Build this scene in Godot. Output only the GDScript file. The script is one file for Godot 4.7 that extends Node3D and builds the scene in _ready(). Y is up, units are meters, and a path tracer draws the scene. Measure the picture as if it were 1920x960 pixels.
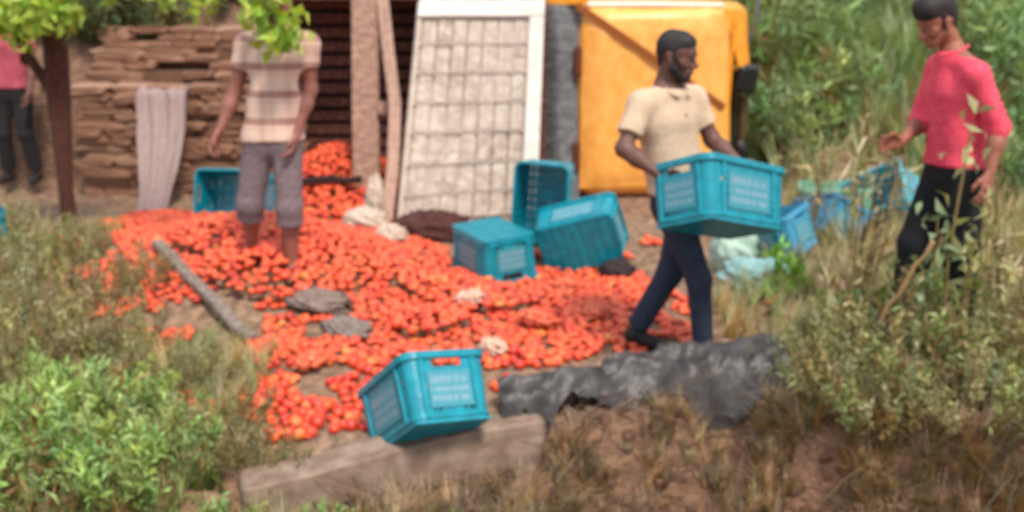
extends Node3D
# An overturned yellow lorry beside an earth bank, its load of tomatoes spilled, people salvaging crates.

var rg := RandomNumberGenerator.new()
var nz := FastNoiseLite.new()
var fine := FastNoiseLite.new()
var tex_cache := {}
var used := {}

# ---------------------------------------------------------------- naming
func numbered(n: String) -> String:
	if not used.has(n):
		used[n] = 0
		return n
	used[n] += 1
	return "%s_%03d" % [n, used[n]]

func tag(o: Node3D, label: String, category: String, group := "", kind := "") -> Node3D:
	o.set_meta("label", label)
	if category: o.set_meta("category", category)
	if group: o.set_meta("group", group)
	if kind: o.set_meta("kind", kind)
	return o

func thing(n: String, label: String, category: String, at := Vector3.ZERO, group := "") -> Node3D:
	var o := Node3D.new()
	o.name = numbered(n)
	add_child(o)
	o.position = at
	return tag(o, label, category, group)

func obj(n: String, m: Mesh, material: Material, parent: Node3D = self, at := Vector3.ZERO) -> MeshInstance3D:
	var o := MeshInstance3D.new()
	o.name = numbered(n) if parent == self else n
	o.mesh = m
	o.material_override = material
	parent.add_child(o, true)
	o.position = at
	return o

# a part whose mesh is given in world coordinates
func wpart(n: String, m: Mesh, material: Material, parent: Node3D) -> MeshInstance3D:
	return obj(n, m, material, parent, -parent.position)

# ---------------------------------------------------------------- materials
func noise_tex(c1: Color, c2: Color, freq: float, seed_: int, as_normal := false, bump := 4.0) -> NoiseTexture2D:
	var key := "%s%s%f%d%s" % [c1, c2, freq, seed_, as_normal]
	if tex_cache.has(key): return tex_cache[key]
	var f := FastNoiseLite.new()
	f.seed = seed_
	f.noise_type = FastNoiseLite.TYPE_SIMPLEX_SMOOTH
	f.frequency = freq
	f.fractal_octaves = 5
	var t := NoiseTexture2D.new()
	t.width = 256
	t.height = 256
	t.seamless = true
	t.noise = f
	if as_normal:
		t.as_normal_map = true
		t.bump_strength = bump
	else:
		var g := Gradient.new()
		g.set_color(0, c1)
		g.set_color(1, c2)
		g.set_offset(0, 0.25)
		g.set_offset(1, 0.75)
		t.color_ramp = g
	tex_cache[key] = t
	return t

# colours are sRGB
func mat(c1: Color, c2: Color, rough := 0.85, scale := 1.0, bump := 0.0, freq := 0.02, vcol := false) -> StandardMaterial3D:
	var m := StandardMaterial3D.new()
	m.albedo_texture = noise_tex(c1, c2, freq, 3)
	m.uv1_triplanar = true
	m.uv1_scale = Vector3.ONE * scale
	m.roughness = rough
	m.vertex_color_use_as_albedo = vcol
	if bump > 0.0:
		m.normal_enabled = true
		m.normal_texture = noise_tex(Color.BLACK, Color.WHITE, freq * 2.0, 9, true, 8.0)
		m.normal_scale = bump
	return m

func flat(c: Color, rough := 0.7, metal := 0.0) -> StandardMaterial3D:
	var m := StandardMaterial3D.new()
	m.albedo_color = c
	m.roughness = rough
	m.metallic = metal
	return m

func leaf_mat(back := 0.5) -> StandardMaterial3D:
	var m := StandardMaterial3D.new()
	m.vertex_color_use_as_albedo = true
	m.roughness = 0.55
	m.cull_mode = BaseMaterial3D.CULL_DISABLED
	m.backlight_enabled = true
	m.backlight = Color(back, back, back * 0.6)
	return m

# ---------------------------------------------------------------- mesh tools
class MB:
	var v := PackedVector3Array()
	var n := PackedVector3Array()
	var c := PackedColorArray()
	var uv := PackedVector2Array()
	var ix := PackedInt32Array()
	var col := Color.WHITE
	func vert(p: Vector3, nn := Vector3.UP, u := Vector2.ZERO) -> int:
		v.append(p); n.append(nn); c.append(col); uv.append(u)
		return v.size() - 1
	func tri(a: int, b: int, d: int) -> void:
		ix.append(a); ix.append(b); ix.append(d)
	# corners counter-clockwise seen from the front
	func quad(a: Vector3, b: Vector3, d: Vector3, e: Vector3, u0 := Vector2(0, 1), u1 := Vector2(1, 0)) -> void:
		var nn := (b - a).cross(e - a).normalized()
		var i := vert(a, nn, u0)
		vert(b, nn, Vector2(u1.x, u0.y))
		vert(d, nn, u1)
		vert(e, nn, Vector2(u0.x, u1.y))
		ix.append_array([i, i + 2, i + 1, i, i + 3, i + 2])
	# eight corners: lower ring then upper ring, each anticlockwise seen from above
	func hexa(p: Array) -> void:
		quad(p[3], p[2], p[1], p[0])
		quad(p[4], p[5], p[6], p[7])
		for i in 4:
			var j := (i + 1) % 4
			quad(p[i], p[j], p[j + 4], p[i + 4])
	func box(x0: float, y0: float, z0: float, x1: float, y1: float, z1: float) -> void:
		hexa([Vector3(x0, y0, z1), Vector3(x1, y0, z1), Vector3(x1, y0, z0), Vector3(x0, y0, z0), Vector3(x0, y1, z1), Vector3(x1, y1, z1), Vector3(x1, y1, z0), Vector3(x0, y1, z0)])
	func tube(pts: Array, rad: Array, sides := 8, cap := true) -> void:
		var base := v.size()
		var side := Vector3.ZERO
		for k in pts.size():
			var a: Vector3 = pts[maxi(k - 1, 0)]
			var b: Vector3 = pts[mini(k + 1, pts.size() - 1)]
			var d := (b - a).normalized()
			if side == Vector3.ZERO:
				side = d.cross(Vector3(0.31, 0.2, 0.93)).normalized()
			side = (side - d * side.dot(d)).normalized()
			var w := d.cross(side)
			for s in sides:
				var t := TAU * s / sides
				var o := side * cos(t) + w * sin(t)
				var at: Vector3 = pts[k]
				var rr: float = rad[k]
				vert(at + o * rr, o, Vector2(float(s) / sides, float(k)))
		for k in pts.size() - 1:
			for s in sides:
				var a := base + k * sides + s
				var b := base + k * sides + (s + 1) % sides
				ix.append_array([a, a + sides, b, b, a + sides, b + sides])
		if cap:
			for e in [0, pts.size() - 1]:
				var m := vert(pts[e], Vector3.UP)
				for s in sides:
					var a: int = base + e * sides + s
					var b: int = base + e * sides + (s + 1) % sides
					if e == 0: tri(m, a, b)
					else: tri(m, b, a)
	# closed rings of equal count joined one after the other
	func loft(rings: Array, cap := true) -> void:
		var base := v.size()
		var cnt: int = rings[0].size()
		for r in rings:
			for p in r: vert(p)
		for k in rings.size() - 1:
			for s in cnt:
				var a := base + k * cnt + s
				var b := base + k * cnt + (s + 1) % cnt
				ix.append_array([a, a + cnt, b, b, a + cnt, b + cnt])
		if cap:
			for e in [0, rings.size() - 1]:
				var mid := Vector3.ZERO
				for p in rings[e]: mid += p / cnt
				var m := vert(mid)
				for s in cnt:
					var a: int = base + e * cnt + s
					var b: int = base + e * cnt + (s + 1) % cnt
					if e == 0: tri(m, a, b)
					else: tri(m, b, a)
	# a sheet given as rows of points; thick > 0 gives it a back
	func sheet(rows: Array, thick := 0.0) -> void:
		var base := v.size()
		var h: int = rows.size()
		var w: int = rows[0].size()
		var nn := []
		for j in h:
			for i in w:
				var dx: Vector3 = rows[j][mini(i + 1, w - 1)] - rows[j][maxi(i - 1, 0)]
				var dy: Vector3 = rows[mini(j + 1, h - 1)][i] - rows[maxi(j - 1, 0)][i]
				var o := dx.cross(dy).normalized()
				nn.append(o)
				vert(rows[j][i], o, Vector2(float(i) / (w - 1), 1.0 - float(j) / (h - 1)))
		if thick > 0.0:
			for j in h:
				for i in w:
					vert(rows[j][i] - nn[j * w + i] * thick, -nn[j * w + i], Vector2(float(i) / (w - 1), float(j) / (h - 1)))
		var off := h * w
		for j in h - 1:
			for i in w - 1:
				var a := base + j * w + i
				ix.append_array([a, a + w, a + 1, a + 1, a + w, a + w + 1])
				if thick > 0.0:
					var b := a + off
					ix.append_array([b, b + 1, b + w, b + 1, b + w + 1, b + w])
		if thick > 0.0:
			for i in w - 1:
				for j in [0, h - 1]:
					var a: int = base + j * w + i
					ix.append_array([a, a + 1, a + off, a + 1, a + 1 + off, a + off])
			for j in h - 1:
				for i in [0, w - 1]:
					var a: int = base + j * w + i
					ix.append_array([a, a + off, a + w, a + w, a + off, a + w + off])
	func done(smooth := false) -> ArrayMesh:
		if smooth:
			var acc := PackedVector3Array()
			acc.resize(v.size())
			for k in range(0, ix.size(), 3):
				var a := ix[k]; var b := ix[k + 1]; var d := ix[k + 2]
				var f := (v[d] - v[a]).cross(v[b] - v[a])
				acc[a] += f; acc[b] += f; acc[d] += f
			for k in v.size(): n[k] = acc[k].normalized() if acc[k].length_squared() > 0.0 else Vector3.UP
		var arr := []
		arr.resize(Mesh.ARRAY_MAX)
		arr[Mesh.ARRAY_VERTEX] = v
		arr[Mesh.ARRAY_NORMAL] = n
		arr[Mesh.ARRAY_COLOR] = c
		arr[Mesh.ARRAY_TEX_UV] = uv
		arr[Mesh.ARRAY_INDEX] = ix
		var m := ArrayMesh.new()
		m.add_surface_from_arrays(Mesh.PRIMITIVE_TRIANGLES, arr)
		return m

# box with chamfered edges, centred
func chamfer_box(sx: float, sy: float, sz: float, r: float) -> ArrayMesh:
	var mb := MB.new()
	var rings := []
	for e in [[-sz / 2, r], [-sz / 2 + r, 0.0], [sz / 2 - r, 0.0], [sz / 2, r]]:
		rings.append(rr_ring(sx - 2 * e[1], sy - 2 * e[1], r, e[0], 2))
	mb.loft(rings)
	return flat_normals(mb)

func flat_normals(mb: MB) -> ArrayMesh:
	var o := MB.new()
	for k in range(0, mb.ix.size(), 3):
		var a := mb.v[mb.ix[k]]; var b := mb.v[mb.ix[k + 1]]; var d := mb.v[mb.ix[k + 2]]
		var f := (d - a).cross(b - a).normalized()
		o.col = mb.c[mb.ix[k]]
		for p in [a, b, d]: o.ix.append(o.vert(p, f))
	return o.done()

# rounded rectangle in the xy plane, clockwise or not as loft needs (towards +z)
func rr_ring(w: float, h: float, r: float, z: float, seg := 4) -> PackedVector3Array:
	var out := PackedVector3Array()
	r = minf(r, minf(w, h) / 2 - 0.0005)
	for q in 4:
		var cx := (w / 2 - r) * (1 if q in [0, 3] else -1)
		var cy := (h / 2 - r) * (1 if q in [0, 1] else -1)
		for s in seg:
			var t := PI / 2 * (q + float(s) / (seg - 1 if seg > 1 else 1))
			out.append(Vector3(cx + cos(t) * r, cy + sin(t) * r, z))
	out.reverse()
	return out

# smooth union of tapered capsules, meshed as surface nets.
# bone: [a, b, ra, rb] or [a, b, ra, rb, flatten axis, factor]; cut: [point, normal, centre, radius] takes away what lies beyond the plane
func blob(mb: MB, bones: Array, h: float, k: float, cuts := [], crease := 0.0, freq := 12.0) -> void:
	var lo := Vector3.ONE * 1e9
	var hi := -lo
	for b in bones:
		var r: float = maxf(b[2], b[3])
		for p in [b[0], b[1]]:
			lo = lo.min(p - Vector3.ONE * r)
			hi = hi.max(p + Vector3.ONE * r)
	lo -= Vector3.ONE * (k * 0.3 + h * 3)
	hi += Vector3.ONE * (k * 0.3 + h * 3)
	var nx := int((hi.x - lo.x) / h) + 1
	var ny := int((hi.y - lo.y) / h) + 1
	var nzz := int((hi.z - lo.z) / h) + 1
	var f := PackedFloat32Array()
	f.resize(nx * ny * nzz)
	f.fill(1.0)
	for b in bones:
		var a: Vector3 = b[0]
		var e: Vector3 = b[1]
		var ra: float = b[2]
		var rb: float = b[3]
		var sq: bool = b.size() > 4
		var ax: Vector3 = b[4] if sq else Vector3.ZERO
		var fac: float = b[5] - 1.0 if sq else 0.0
		var m := maxf(ra, rb) + k + h * 2
		var l0 := ((a.min(e) - Vector3.ONE * m - lo) / h).max(Vector3.ZERO)
		var l1 := (a.max(e) + Vector3.ONE * m - lo) / h
		var x1 := mini(int(l1.x), nx - 1)
		var y1 := mini(int(l1.y), ny - 1)
		var z1 := mini(int(l1.z), nzz - 1)
		var d := e - a
		if sq: d += ax * (d.dot(ax) * fac)
		var dd := maxf(d.length_squared(), 1e-9)
		for z in range(int(l0.z), z1 + 1):
			for y in range(int(l0.y), y1 + 1):
				var i := (z * ny + y) * nx + int(l0.x)
				var q := lo + Vector3(int(l0.x), y, z) * h - a
				for x in range(int(l0.x), x1 + 1):
					var p := q
					if sq: p += ax * (p.dot(ax) * fac)
					var t := clampf(p.dot(d) / dd, 0.0, 1.0)
					var g := (p - d * t).length() - ra - (rb - ra) * t
					var o := f[i]
					var w := k - absf(g - o)
					f[i] = minf(g, o) - (w * w * 0.25 / k if w > 0.0 else 0.0)
					i += 1
					q.x += h
	for cut in cuts:
		var cp: Vector3 = cut[0]
		var cn: Vector3 = cut[1]
		var cc: Vector3 = cut[2]
		var cr: float = cut[3]
		var l0 := ((cc - Vector3.ONE * cr - lo) / h).max(Vector3.ZERO)
		var l1 := (cc + Vector3.ONE * cr - lo) / h
		for z in range(int(l0.z), mini(int(l1.z), nzz - 1) + 1):
			for y in range(int(l0.y), mini(int(l1.y), ny - 1) + 1):
				for x in range(int(l0.x), mini(int(l1.x), nx - 1) + 1):
					var p := lo + Vector3(x, y, z) * h
					if p.distance_squared_to(cc) < cr * cr:
						var i := (z * ny + y) * nx + x
						f[i] = maxf(f[i], (p - cp).dot(cn))
	if crease > 0.0:
		for z in nzz:
			for y in ny:
				var i := (z * ny + y) * nx
				for x in nx:
					if absf(f[i]) < 3.0 * h:
						var p := lo + Vector3(x, y, z) * h
						f[i] += crease * nz.get_noise_3d(p.x * freq * 10.0, p.y * freq * 4.0, p.z * freq * 10.0)
					i += 1
	var ids := {}
	var step := [0, 1, nx, nx + 1, nx * ny, nx * ny + 1, nx * ny + nx, nx * ny + nx + 1]
	var lim := h * 2.5
	var base_col := mb.col
	for z in nzz - 1:
		for y in ny - 1:
			var i := (z * ny + y) * nx - 1
			for x in nx - 1:
				i += 1
				if absf(f[i]) > lim: continue
				var inside := 0
				for s in 8:
					if f[i + step[s]] < 0.0: inside += 1
				if inside == 0 or inside == 8: continue
				var sum := Vector3.ZERO
				var cnt := 0
				for s in 8:
					for bit in [1, 2, 4]:
						if s & bit: continue
						var fa := f[i + step[s]]
						var fb := f[i + step[s | bit]]
						if (fa < 0.0) == (fb < 0.0): continue
						var t := fa / (fa - fb)
						var p := Vector3(s & 1, (s >> 1) & 1, (s >> 2) & 1)
						if bit == 1: p.x += t
						elif bit == 2: p.y += t
						else: p.z += t
						sum += p
						cnt += 1
				var g := Vector3(f[i + 1] + f[i + step[3]] + f[i + step[5]] + f[i + step[7]] - f[i] - f[i + step[2]] - f[i + step[4]] - f[i + step[6]],
					f[i + step[2]] + f[i + step[3]] + f[i + step[6]] + f[i + step[7]] - f[i] - f[i + step[1]] - f[i + step[4]] - f[i + step[5]],
					f[i + step[4]] + f[i + step[5]] + f[i + step[6]] + f[i + step[7]] - f[i] - f[i + step[1]] - f[i + step[2]] - f[i + step[3]])
				var at := lo + (Vector3(x, y, z) + sum / cnt) * h
				mb.col = base_col
				ids[i] = mb.vert(at, g.normalized(), Vector2(at.x, at.y))
	var sx := 1
	var sy := nx
	var sz := nx * ny
	for i in ids:
		var a: bool = f[i] < 0.0
		for q in [[sx, sy, sz], [sy, sz, sx], [sz, sx, sy]]:
			if a == (f[i + q[0]] < 0.0): continue
			var j: int = i - q[1]
			var l: int = i - q[2]
			var m: int = i - q[1] - q[2]
			if not (ids.has(j) and ids.has(l) and ids.has(m)): continue
			if a: mb.ix.append_array([ids[m], ids[i], ids[l], ids[m], ids[j], ids[i]])
			else: mb.ix.append_array([ids[m], ids[l], ids[i], ids[m], ids[i], ids[j]])

# ---------------------------------------------------------------- the lie of the land
func ss(a: float, b: float, x: float) -> float:
	var t := clampf((x - a) / (b - a), 0.0, 1.0)
	return t * t * (3.0 - 2.0 * t)

func edge_z(x: float) -> float:   # where the shelf breaks off towards the camera
	var pts := [[-4.0, -3.3], [-2.0, -3.55], [-1.1, -3.9], [0.1, -4.36], [0.8, -4.8], [1.3, -4.9], [1.9, -4.5], [3.0, -4.2], [5.0, -3.9]]
	if x <= pts[0][0]: return pts[0][1]
	for i in pts.size() - 1:
		if x < pts[i + 1][0]:
			return lerpf(pts[i][1], pts[i + 1][1], (x - pts[i][0]) / (pts[i + 1][0] - pts[i][0]))
	return pts[-1][1]

func hgt(x: float, z: float) -> float:
	var y := 0.0
	y += 0.27 * exp(-pow((x + 1.75) / 1.0, 2) - pow((z + 6.75) / 0.75, 2))
	y += 0.1 * exp(-pow((x + 2.6) / 0.9, 2) - pow((z + 7.6) / 0.9, 2))
	y -= 0.2 * exp(-pow((x + 0.62) / 0.25, 2) - pow((z + 4.72) / 0.22, 2))
	y -= 0.11 * exp(-pow((x + 1.15) / 0.45, 2) - pow((z + 4.05) / 0.4, 2))
	y -= 0.4 * exp(-pow((x - 1.1) / 0.16, 2) - pow((z + 4.72) / 0.17, 2))
	# the bank in front
	var e := z - edge_z(x)
	var drop := 0.75 + 0.1 * nz.get_noise_2d(x * 60.0, 3.0)
	if x < -1.2: drop = lerpf(drop, 0.3, ss(-1.2, -2.2, x))
	y -= drop * lerpf(ss(-0.02, 0.55, e), 0.26 * ss(-0.07, 0.03, e) + 0.3 * ss(0.15, 0.8, e), ss(-1.35, -1.15, x) * (1.0 - ss(0.1, 0.25, x)))
	y += 0.85 * ss(0.7, 4.0, e)
	# the hillside behind
	var start := -9.75
	start = lerpf(start, -11.7, ss(-2.45, -2.15, x))
	start = lerpf(start, -9.2, ss(2.3, 2.7, x))
	var back := start - z
	if back > 0.0:
		var left := 1.0 - ss(-2.5, -2.0, x)
		var st := back / 0.4
		y += left * 0.16 * (floor(st) + ss(0.3, 0.7, st - floor(st)) - st) + left * 0.85 * ss(0.0, 0.12, back) + back * (0.52 + 0.1 * ss(2.0, 4.0, x))
		y += 0.25 * nz.get_noise_2d(x * 30.0, z * 30.0) * ss(0.0, 1.5, back)
	y += 0.03 * nz.get_noise_2d(x * 70.0, z * 70.0) + 0.012 * fine.get_noise_2d(x * 260.0, z * 260.0)
	if e > 0.0 and e < 1.2: y += 0.13 * fine.get_noise_2d(x * 110.0, z * 110.0) * ss(0.1, 0.3, e)
	return y

func on_ground(x: float, z: float, up := 0.0) -> Vector3:
	return Vector3(x, hgt(x, z) + up, z)

func ground_color(x: float, z: float, y: float) -> Color:
	var soil := Color(0.29, 0.16, 0.1)
	var pale := Color(0.37, 0.25, 0.165)
	var n := nz.get_noise_2d(x * 45.0 + 300.0, z * 45.0) * 0.5 + 0.5
	var c := soil.lerp(pale, clampf(n * 1.2 - 0.1, 0.0, 1.0))
	var e := z - edge_z(x)
	if e > 0.0: c = c.lerp(Color(0.27, 0.135, 0.085), 0.6)
	var moss := 0.0
	if z < -9.3 and x > 2.0: moss = ss(0.9, 2.0, y + n * 0.6) * 0.7
	if z < -9.7 and x < 2.0: c = c.lerp(Color(0.22, 0.115, 0.075), 0.7)
	if x < -1.6 and z > -5.6: moss = maxf(moss, 0.5)
	c = c.lerp(Color(0.17, 0.18, 0.07), moss)
	var m := fine.get_noise_2d(x * 200.0, z * 200.0)
	return c * (1.0 + 0.3 * m)

func axis_lines(spans: Array) -> PackedFloat32Array:
	var out := PackedFloat32Array()
	for s in spans:
		var x: float = s[0]
		while x < s[1] - 1e-5:
			out.append(x)
			x += s[2]
	out.append(spans[-1][1])
	return out

func build_ground() -> void:
	var xs := axis_lines([[-60.0, -12.0, 6.0], [-12.0, -5.0, 0.35], [-5.0, 5.0, 0.06], [5.0, 12.0, 0.35], [12.0, 60.0, 6.0]])
	var zs := axis_lines([[-60.0, -18.0, 6.0], [-18.0, -12.6, 0.3], [-12.6, -3.0, 0.06], [-3.0, 2.0, 0.25], [2.0, 20.0, 3.0]])
	var mb := MB.new()
	for z in zs:
		for x in xs:
			var y := hgt(x, maxf(z, -30.0))
			mb.col = ground_color(x, z, y)
			mb.vert(Vector3(x, y, z))
	var w := xs.size()
	for j in zs.size() - 1:
		for i in w - 1:
			var a := j * w + i
			mb.ix.append_array([a, a + 1, a + w, a + 1, a + w + 1, a + w])
	var m := mat(Color(0.72, 0.7, 0.68), Color(1, 1, 1), 0.95, 1.3, 1.0, 0.03, true)
	var o := obj("ground", mb.done(true), m)
	tag(o, "red brown earth shelf, broken bank and rising hillside", "", "", "structure")

# ---------------------------------------------------------------- tomatoes
func tomato_mesh() -> ArrayMesh:
	var mb := MB.new()
	var rows := 7
	var cols := 12
	for j in rows + 1:
		var t := PI * j / rows
		for i in cols:
			var p := TAU * i / cols
			var r := 1.0 + 0.05 * cos(p * 5.0) * sin(t)
			var dip := 0.12 * exp(-pow(t / 0.4, 2))
			mb.vert(Vector3(sin(t) * cos(p) * r, (cos(t) - dip) * 0.84, sin(t) * sin(p) * r))
	for j in rows:
		for i in cols:
			var a := j * cols + i
			var b := j * cols + (i + 1) % cols
			mb.ix.append_array([a, b, a + cols, b, b + cols, a + cols])
	return mb.done(true)

func tomato_color() -> Color:
	var t := rg.randf()
	var c := Color(0.68, 0.06, 0.025).lerp(Color(0.73, 0.13, 0.04), rg.randf())
	if t < 0.02: c = Color(0.7, 0.22, 0.05)
	elif t < 0.09: c = Color(0.42, 0.035, 0.02)
	return c

func build_tomatoes() -> void:
	rg.seed = 41
	var areas := [
		# polygon (x, z), how densely covered, extra pile height
		[PackedVector2Array([Vector2(-3.3, -7.9), Vector2(-3.1, -8.6), Vector2(-2.4, -8.3), Vector2(-1.0, -8.6), Vector2(-0.95, -7.9), Vector2(-0.47, -7.3), Vector2(-0.43, -6.85), Vector2(-0.95, -6.4), Vector2(-1.05, -6.05), Vector2(-1.5, -5.85), Vector2(-2.0, -6.1), Vector2(-2.6, -6.7)]), 1.05],
		[PackedVector2Array([Vector2(-2.1, -8.3), Vector2(-2.1, -9.68), Vector2(-1.0, -9.68), Vector2(-1.0, -8.3)]), 1.0],
		[PackedVector2Array([Vector2(-1.1, -6.3), Vector2(-0.45, -6.75), Vector2(0.82, -6.9), Vector2(1.06, -6.3), Vector2(0.7, -5.75), Vector2(0.45, -5.3), Vector2(0.26, -5.1), Vector2(-0.1, -5.05), Vector2(-0.75, -5.3), Vector2(-0.95, -5.9)]), 1.05],
		[PackedVector2Array([Vector2(-1.5, -5.25), Vector2(-1.45, -5.75), Vector2(-0.95, -5.75), Vector2(-0.5, -5.2), Vector2(-0.6, -4.45), Vector2(-0.95, -4.45), Vector2(-1.25, -4.75)]), 0.72],
		[PackedVector2Array([Vector2(-2.8, -6.3), Vector2(-2.6, -6.65), Vector2(-1.9, -6.0), Vector2(-1.8, -5.4), Vector2(-2.1, -5.4)]), 0.55],
		[PackedVector2Array([Vector2(0.5, -5.7), Vector2(1.1, -6.2), Vector2(1.1, -5.4), Vector2(0.6, -5.25)]), 0.75],
		[PackedVector2Array([Vector2(-3.5, -8.0), Vector2(-1.5, -5.0), Vector2(-0.7, -4.4), Vector2(-1.2, -4.3), Vector2(-1.9, -4.9), Vector2(-3.2, -6.8)]), 0.3],
		[PackedVector2Array([Vector2(-0.8, -5.2), Vector2(0.9, -5.1), Vector2(1.3, -6.0), Vector2(1.3, -7.0), Vector2(-0.4, -6.9), Vector2(0.0, -4.75)]), 0.2],
		[PackedVector2Array([Vector2(-0.4, -7.9), Vector2(0.2, -8.2), Vector2(1.3, -7.6), Vector2(1.2, -6.6), Vector2(0.0, -6.6)]), 0.12],
	]
	var piles := [[-0.5, -5.6, 0.25, 0.2, 0.06], [-1.52, -6.12, 0.35, 0.22, 0.12], [-1.55, -9.15, 0.6, 0.6, 0.5], [-1.6, -6.9, 1.0, 0.7, 0.1], [-0.1, -6.1, 0.9, 0.6, 0.06]]
	var spots := []
	var cells := {}
	for ar in areas:
		var poly: PackedVector2Array = ar[0]
		var lo := poly[0]
		var hi := poly[0]
		for p in poly:
			lo = lo.min(p)
			hi = hi.max(p)
		var tries := int((hi.x - lo.x) * (hi.y - lo.y) * 2300.0)
		for q in tries:
			var p := Vector2(rg.randf_range(lo.x, hi.x), rg.randf_range(lo.y, hi.y))
			if not Geometry2D.is_point_in_polygon(p, poly): continue
			if nz.get_noise_2d(p.x * 110.0 + 50.0, p.y * 110.0) * 0.9 + 0.5 > ar[1]: continue
			var heap := 0.0
			for s in piles: heap += s[4] * exp(-pow((p.x - s[0]) / s[2], 2) - pow((p.y - s[1]) / s[3], 2))
			var r := rg.randf_range(0.021, 0.036)
			var layers := 1 + int(heap / 0.055)
			var lay := layers - 1 - int(absf(rg.randfn(0.0, 0.5)))
			if lay < 0: lay = 0
			var key := Vector3i(int(floor(p.x / 0.049)), int(floor(p.y / 0.049)), lay)
			if cells.has(key): continue
			cells[key] = true
			var y := hgt(p.x, p.y) + r * 0.8 + (heap * lay / maxf(layers - 1.0, 1.0) if layers > 1 else 0.0)
			spots.append([Vector3(p.x, y, p.y), r, lay == layers - 1])
	# strays
	for s in [[-3.3, -7.7], [-3.4, -7.5], [-3.2, -7.4], [1.62, -6.15], [1.68, -6.2], [2.52, -7.75], [2.47, -7.7], [0.3, -4.95], [0.15, -4.85], [-1.55, -4.75], [-1.6, -4.85], [-3.78, -7.2], [-3.85, -7.25], [-3.72, -7.15], [1.35, -6.0], [0.1, -4.75]]:
		spots.append([on_ground(s[0], s[1], 0.028), 0.034, true])
	# the 300 that show largest: the nearest on top
	spots.sort_custom(func(a, b): return (a[0].length() + (0.0 if a[2] else 5.0)) < (b[0].length() + (0.0 if b[2] else 5.0)))
	var mesh := tomato_mesh()
	var mats := []
	var tones := [["bright red", Color(0.69, 0.065, 0.025)], ["orange red", Color(0.73, 0.115, 0.03)], ["dark red", Color(0.56, 0.04, 0.02)], ["pale orange", Color(0.74, 0.18, 0.05)]]
	for c in tones: mats.append(flat((c[1] as Color).linear_to_srgb(), 0.38))
	var marks := [
		["the upper end of the tilted foreground crate", Vector2(-0.3, -4.8)], ["the low end of the tilted foreground crate", Vector2(-0.85, -4.6)],
		["the left end of the dark tarpaulin", Vector2(0.05, -4.95)], ["the walking man's rear foot", Vector2(0.65, -5.4)], ["the walking man's front foot", Vector2(1.05, -5.4)],
		["the grey crumpled rag", Vector2(-0.95, -5.6)], ["the brown rag below the checked shirt man", Vector2(-1.2, -5.95)], ["the lower end of the grey plank", Vector2(-1.5, -5.4)],
		["the stray weeds before the mound", Vector2(-2.2, -5.8)], ["the middle of the wide spill", Vector2(0.0, -5.7)], ["the tomatoes under the crate heap", Vector2(0.2, -6.5)],
		["the bush with scattered tomatoes at the left", Vector2(-3.7, -7.3)], ["the plastic bags on the right", Vector2(1.65, -6.3)],
	]
	var n := mini(300, spots.size())
	for i in n:
		var s: Array = spots[i]
		var at: Vector3 = s[0]
		var k: int = rg.randi() % 3 if rg.randf() > 0.1 else 3
		var o := obj("tomato", mesh, mats[k])
		o.transform = Transform3D(Basis.from_euler(Vector3(rg.randf_range(-1, 1), rg.randf() * TAU, rg.randf_range(-1, 1))).scaled(Vector3(1.0, 0.6 if i % 7 == 0 else 1.0, 1.0) * s[1]), at)
		var best: Array = marks[0]
		for m in marks:
			if (m[1] as Vector2).distance_to(Vector2(at.x, at.z)) < (best[1] as Vector2).distance_to(Vector2(at.x, at.z)): best = m
		tag(o, "%s tomato on the ground by %s" % [tones[k][0], best[0]], "tomato", "%s tomatoes by %s" % [tones[k][0], best[0]])
	var mm := MultiMesh.new()
	mm.transform_format = MultiMesh.TRANSFORM_3D
	mm.use_colors = true
	mm.mesh = mesh
	mm.instance_count = spots.size() - n
	for i in range(n, spots.size()):
		var s: Array = spots[i]
		mm.set_instance_transform(i - n, Transform3D(Basis.from_euler(Vector3(rg.randf_range(-1, 1), rg.randf() * TAU, rg.randf_range(-1, 1))).scaled(Vector3(1.0, rg.randf_range(0.5, 1.0), 1.0) * s[1]), s[0]))
		mm.set_instance_color(i - n, tomato_color())
	var mi := MultiMeshInstance3D.new()
	mi.name = "spilled_tomatoes"
	mi.multimesh = mm
	var m := flat(Color.WHITE, 0.38)
	m.vertex_color_use_as_albedo = true
	mi.material_override = m
	add_child(mi)
	tag(mi, "red heap of ripe tomatoes spilled out of the lorry over the ground", "tomatoes", "", "stuff")
	print("tomatoes ", spots.size())

# ---------------------------------------------------------------- crates
const CL := 0.58
const CW := 0.39
const CH := 0.31
var crate_parts := {}

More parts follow.
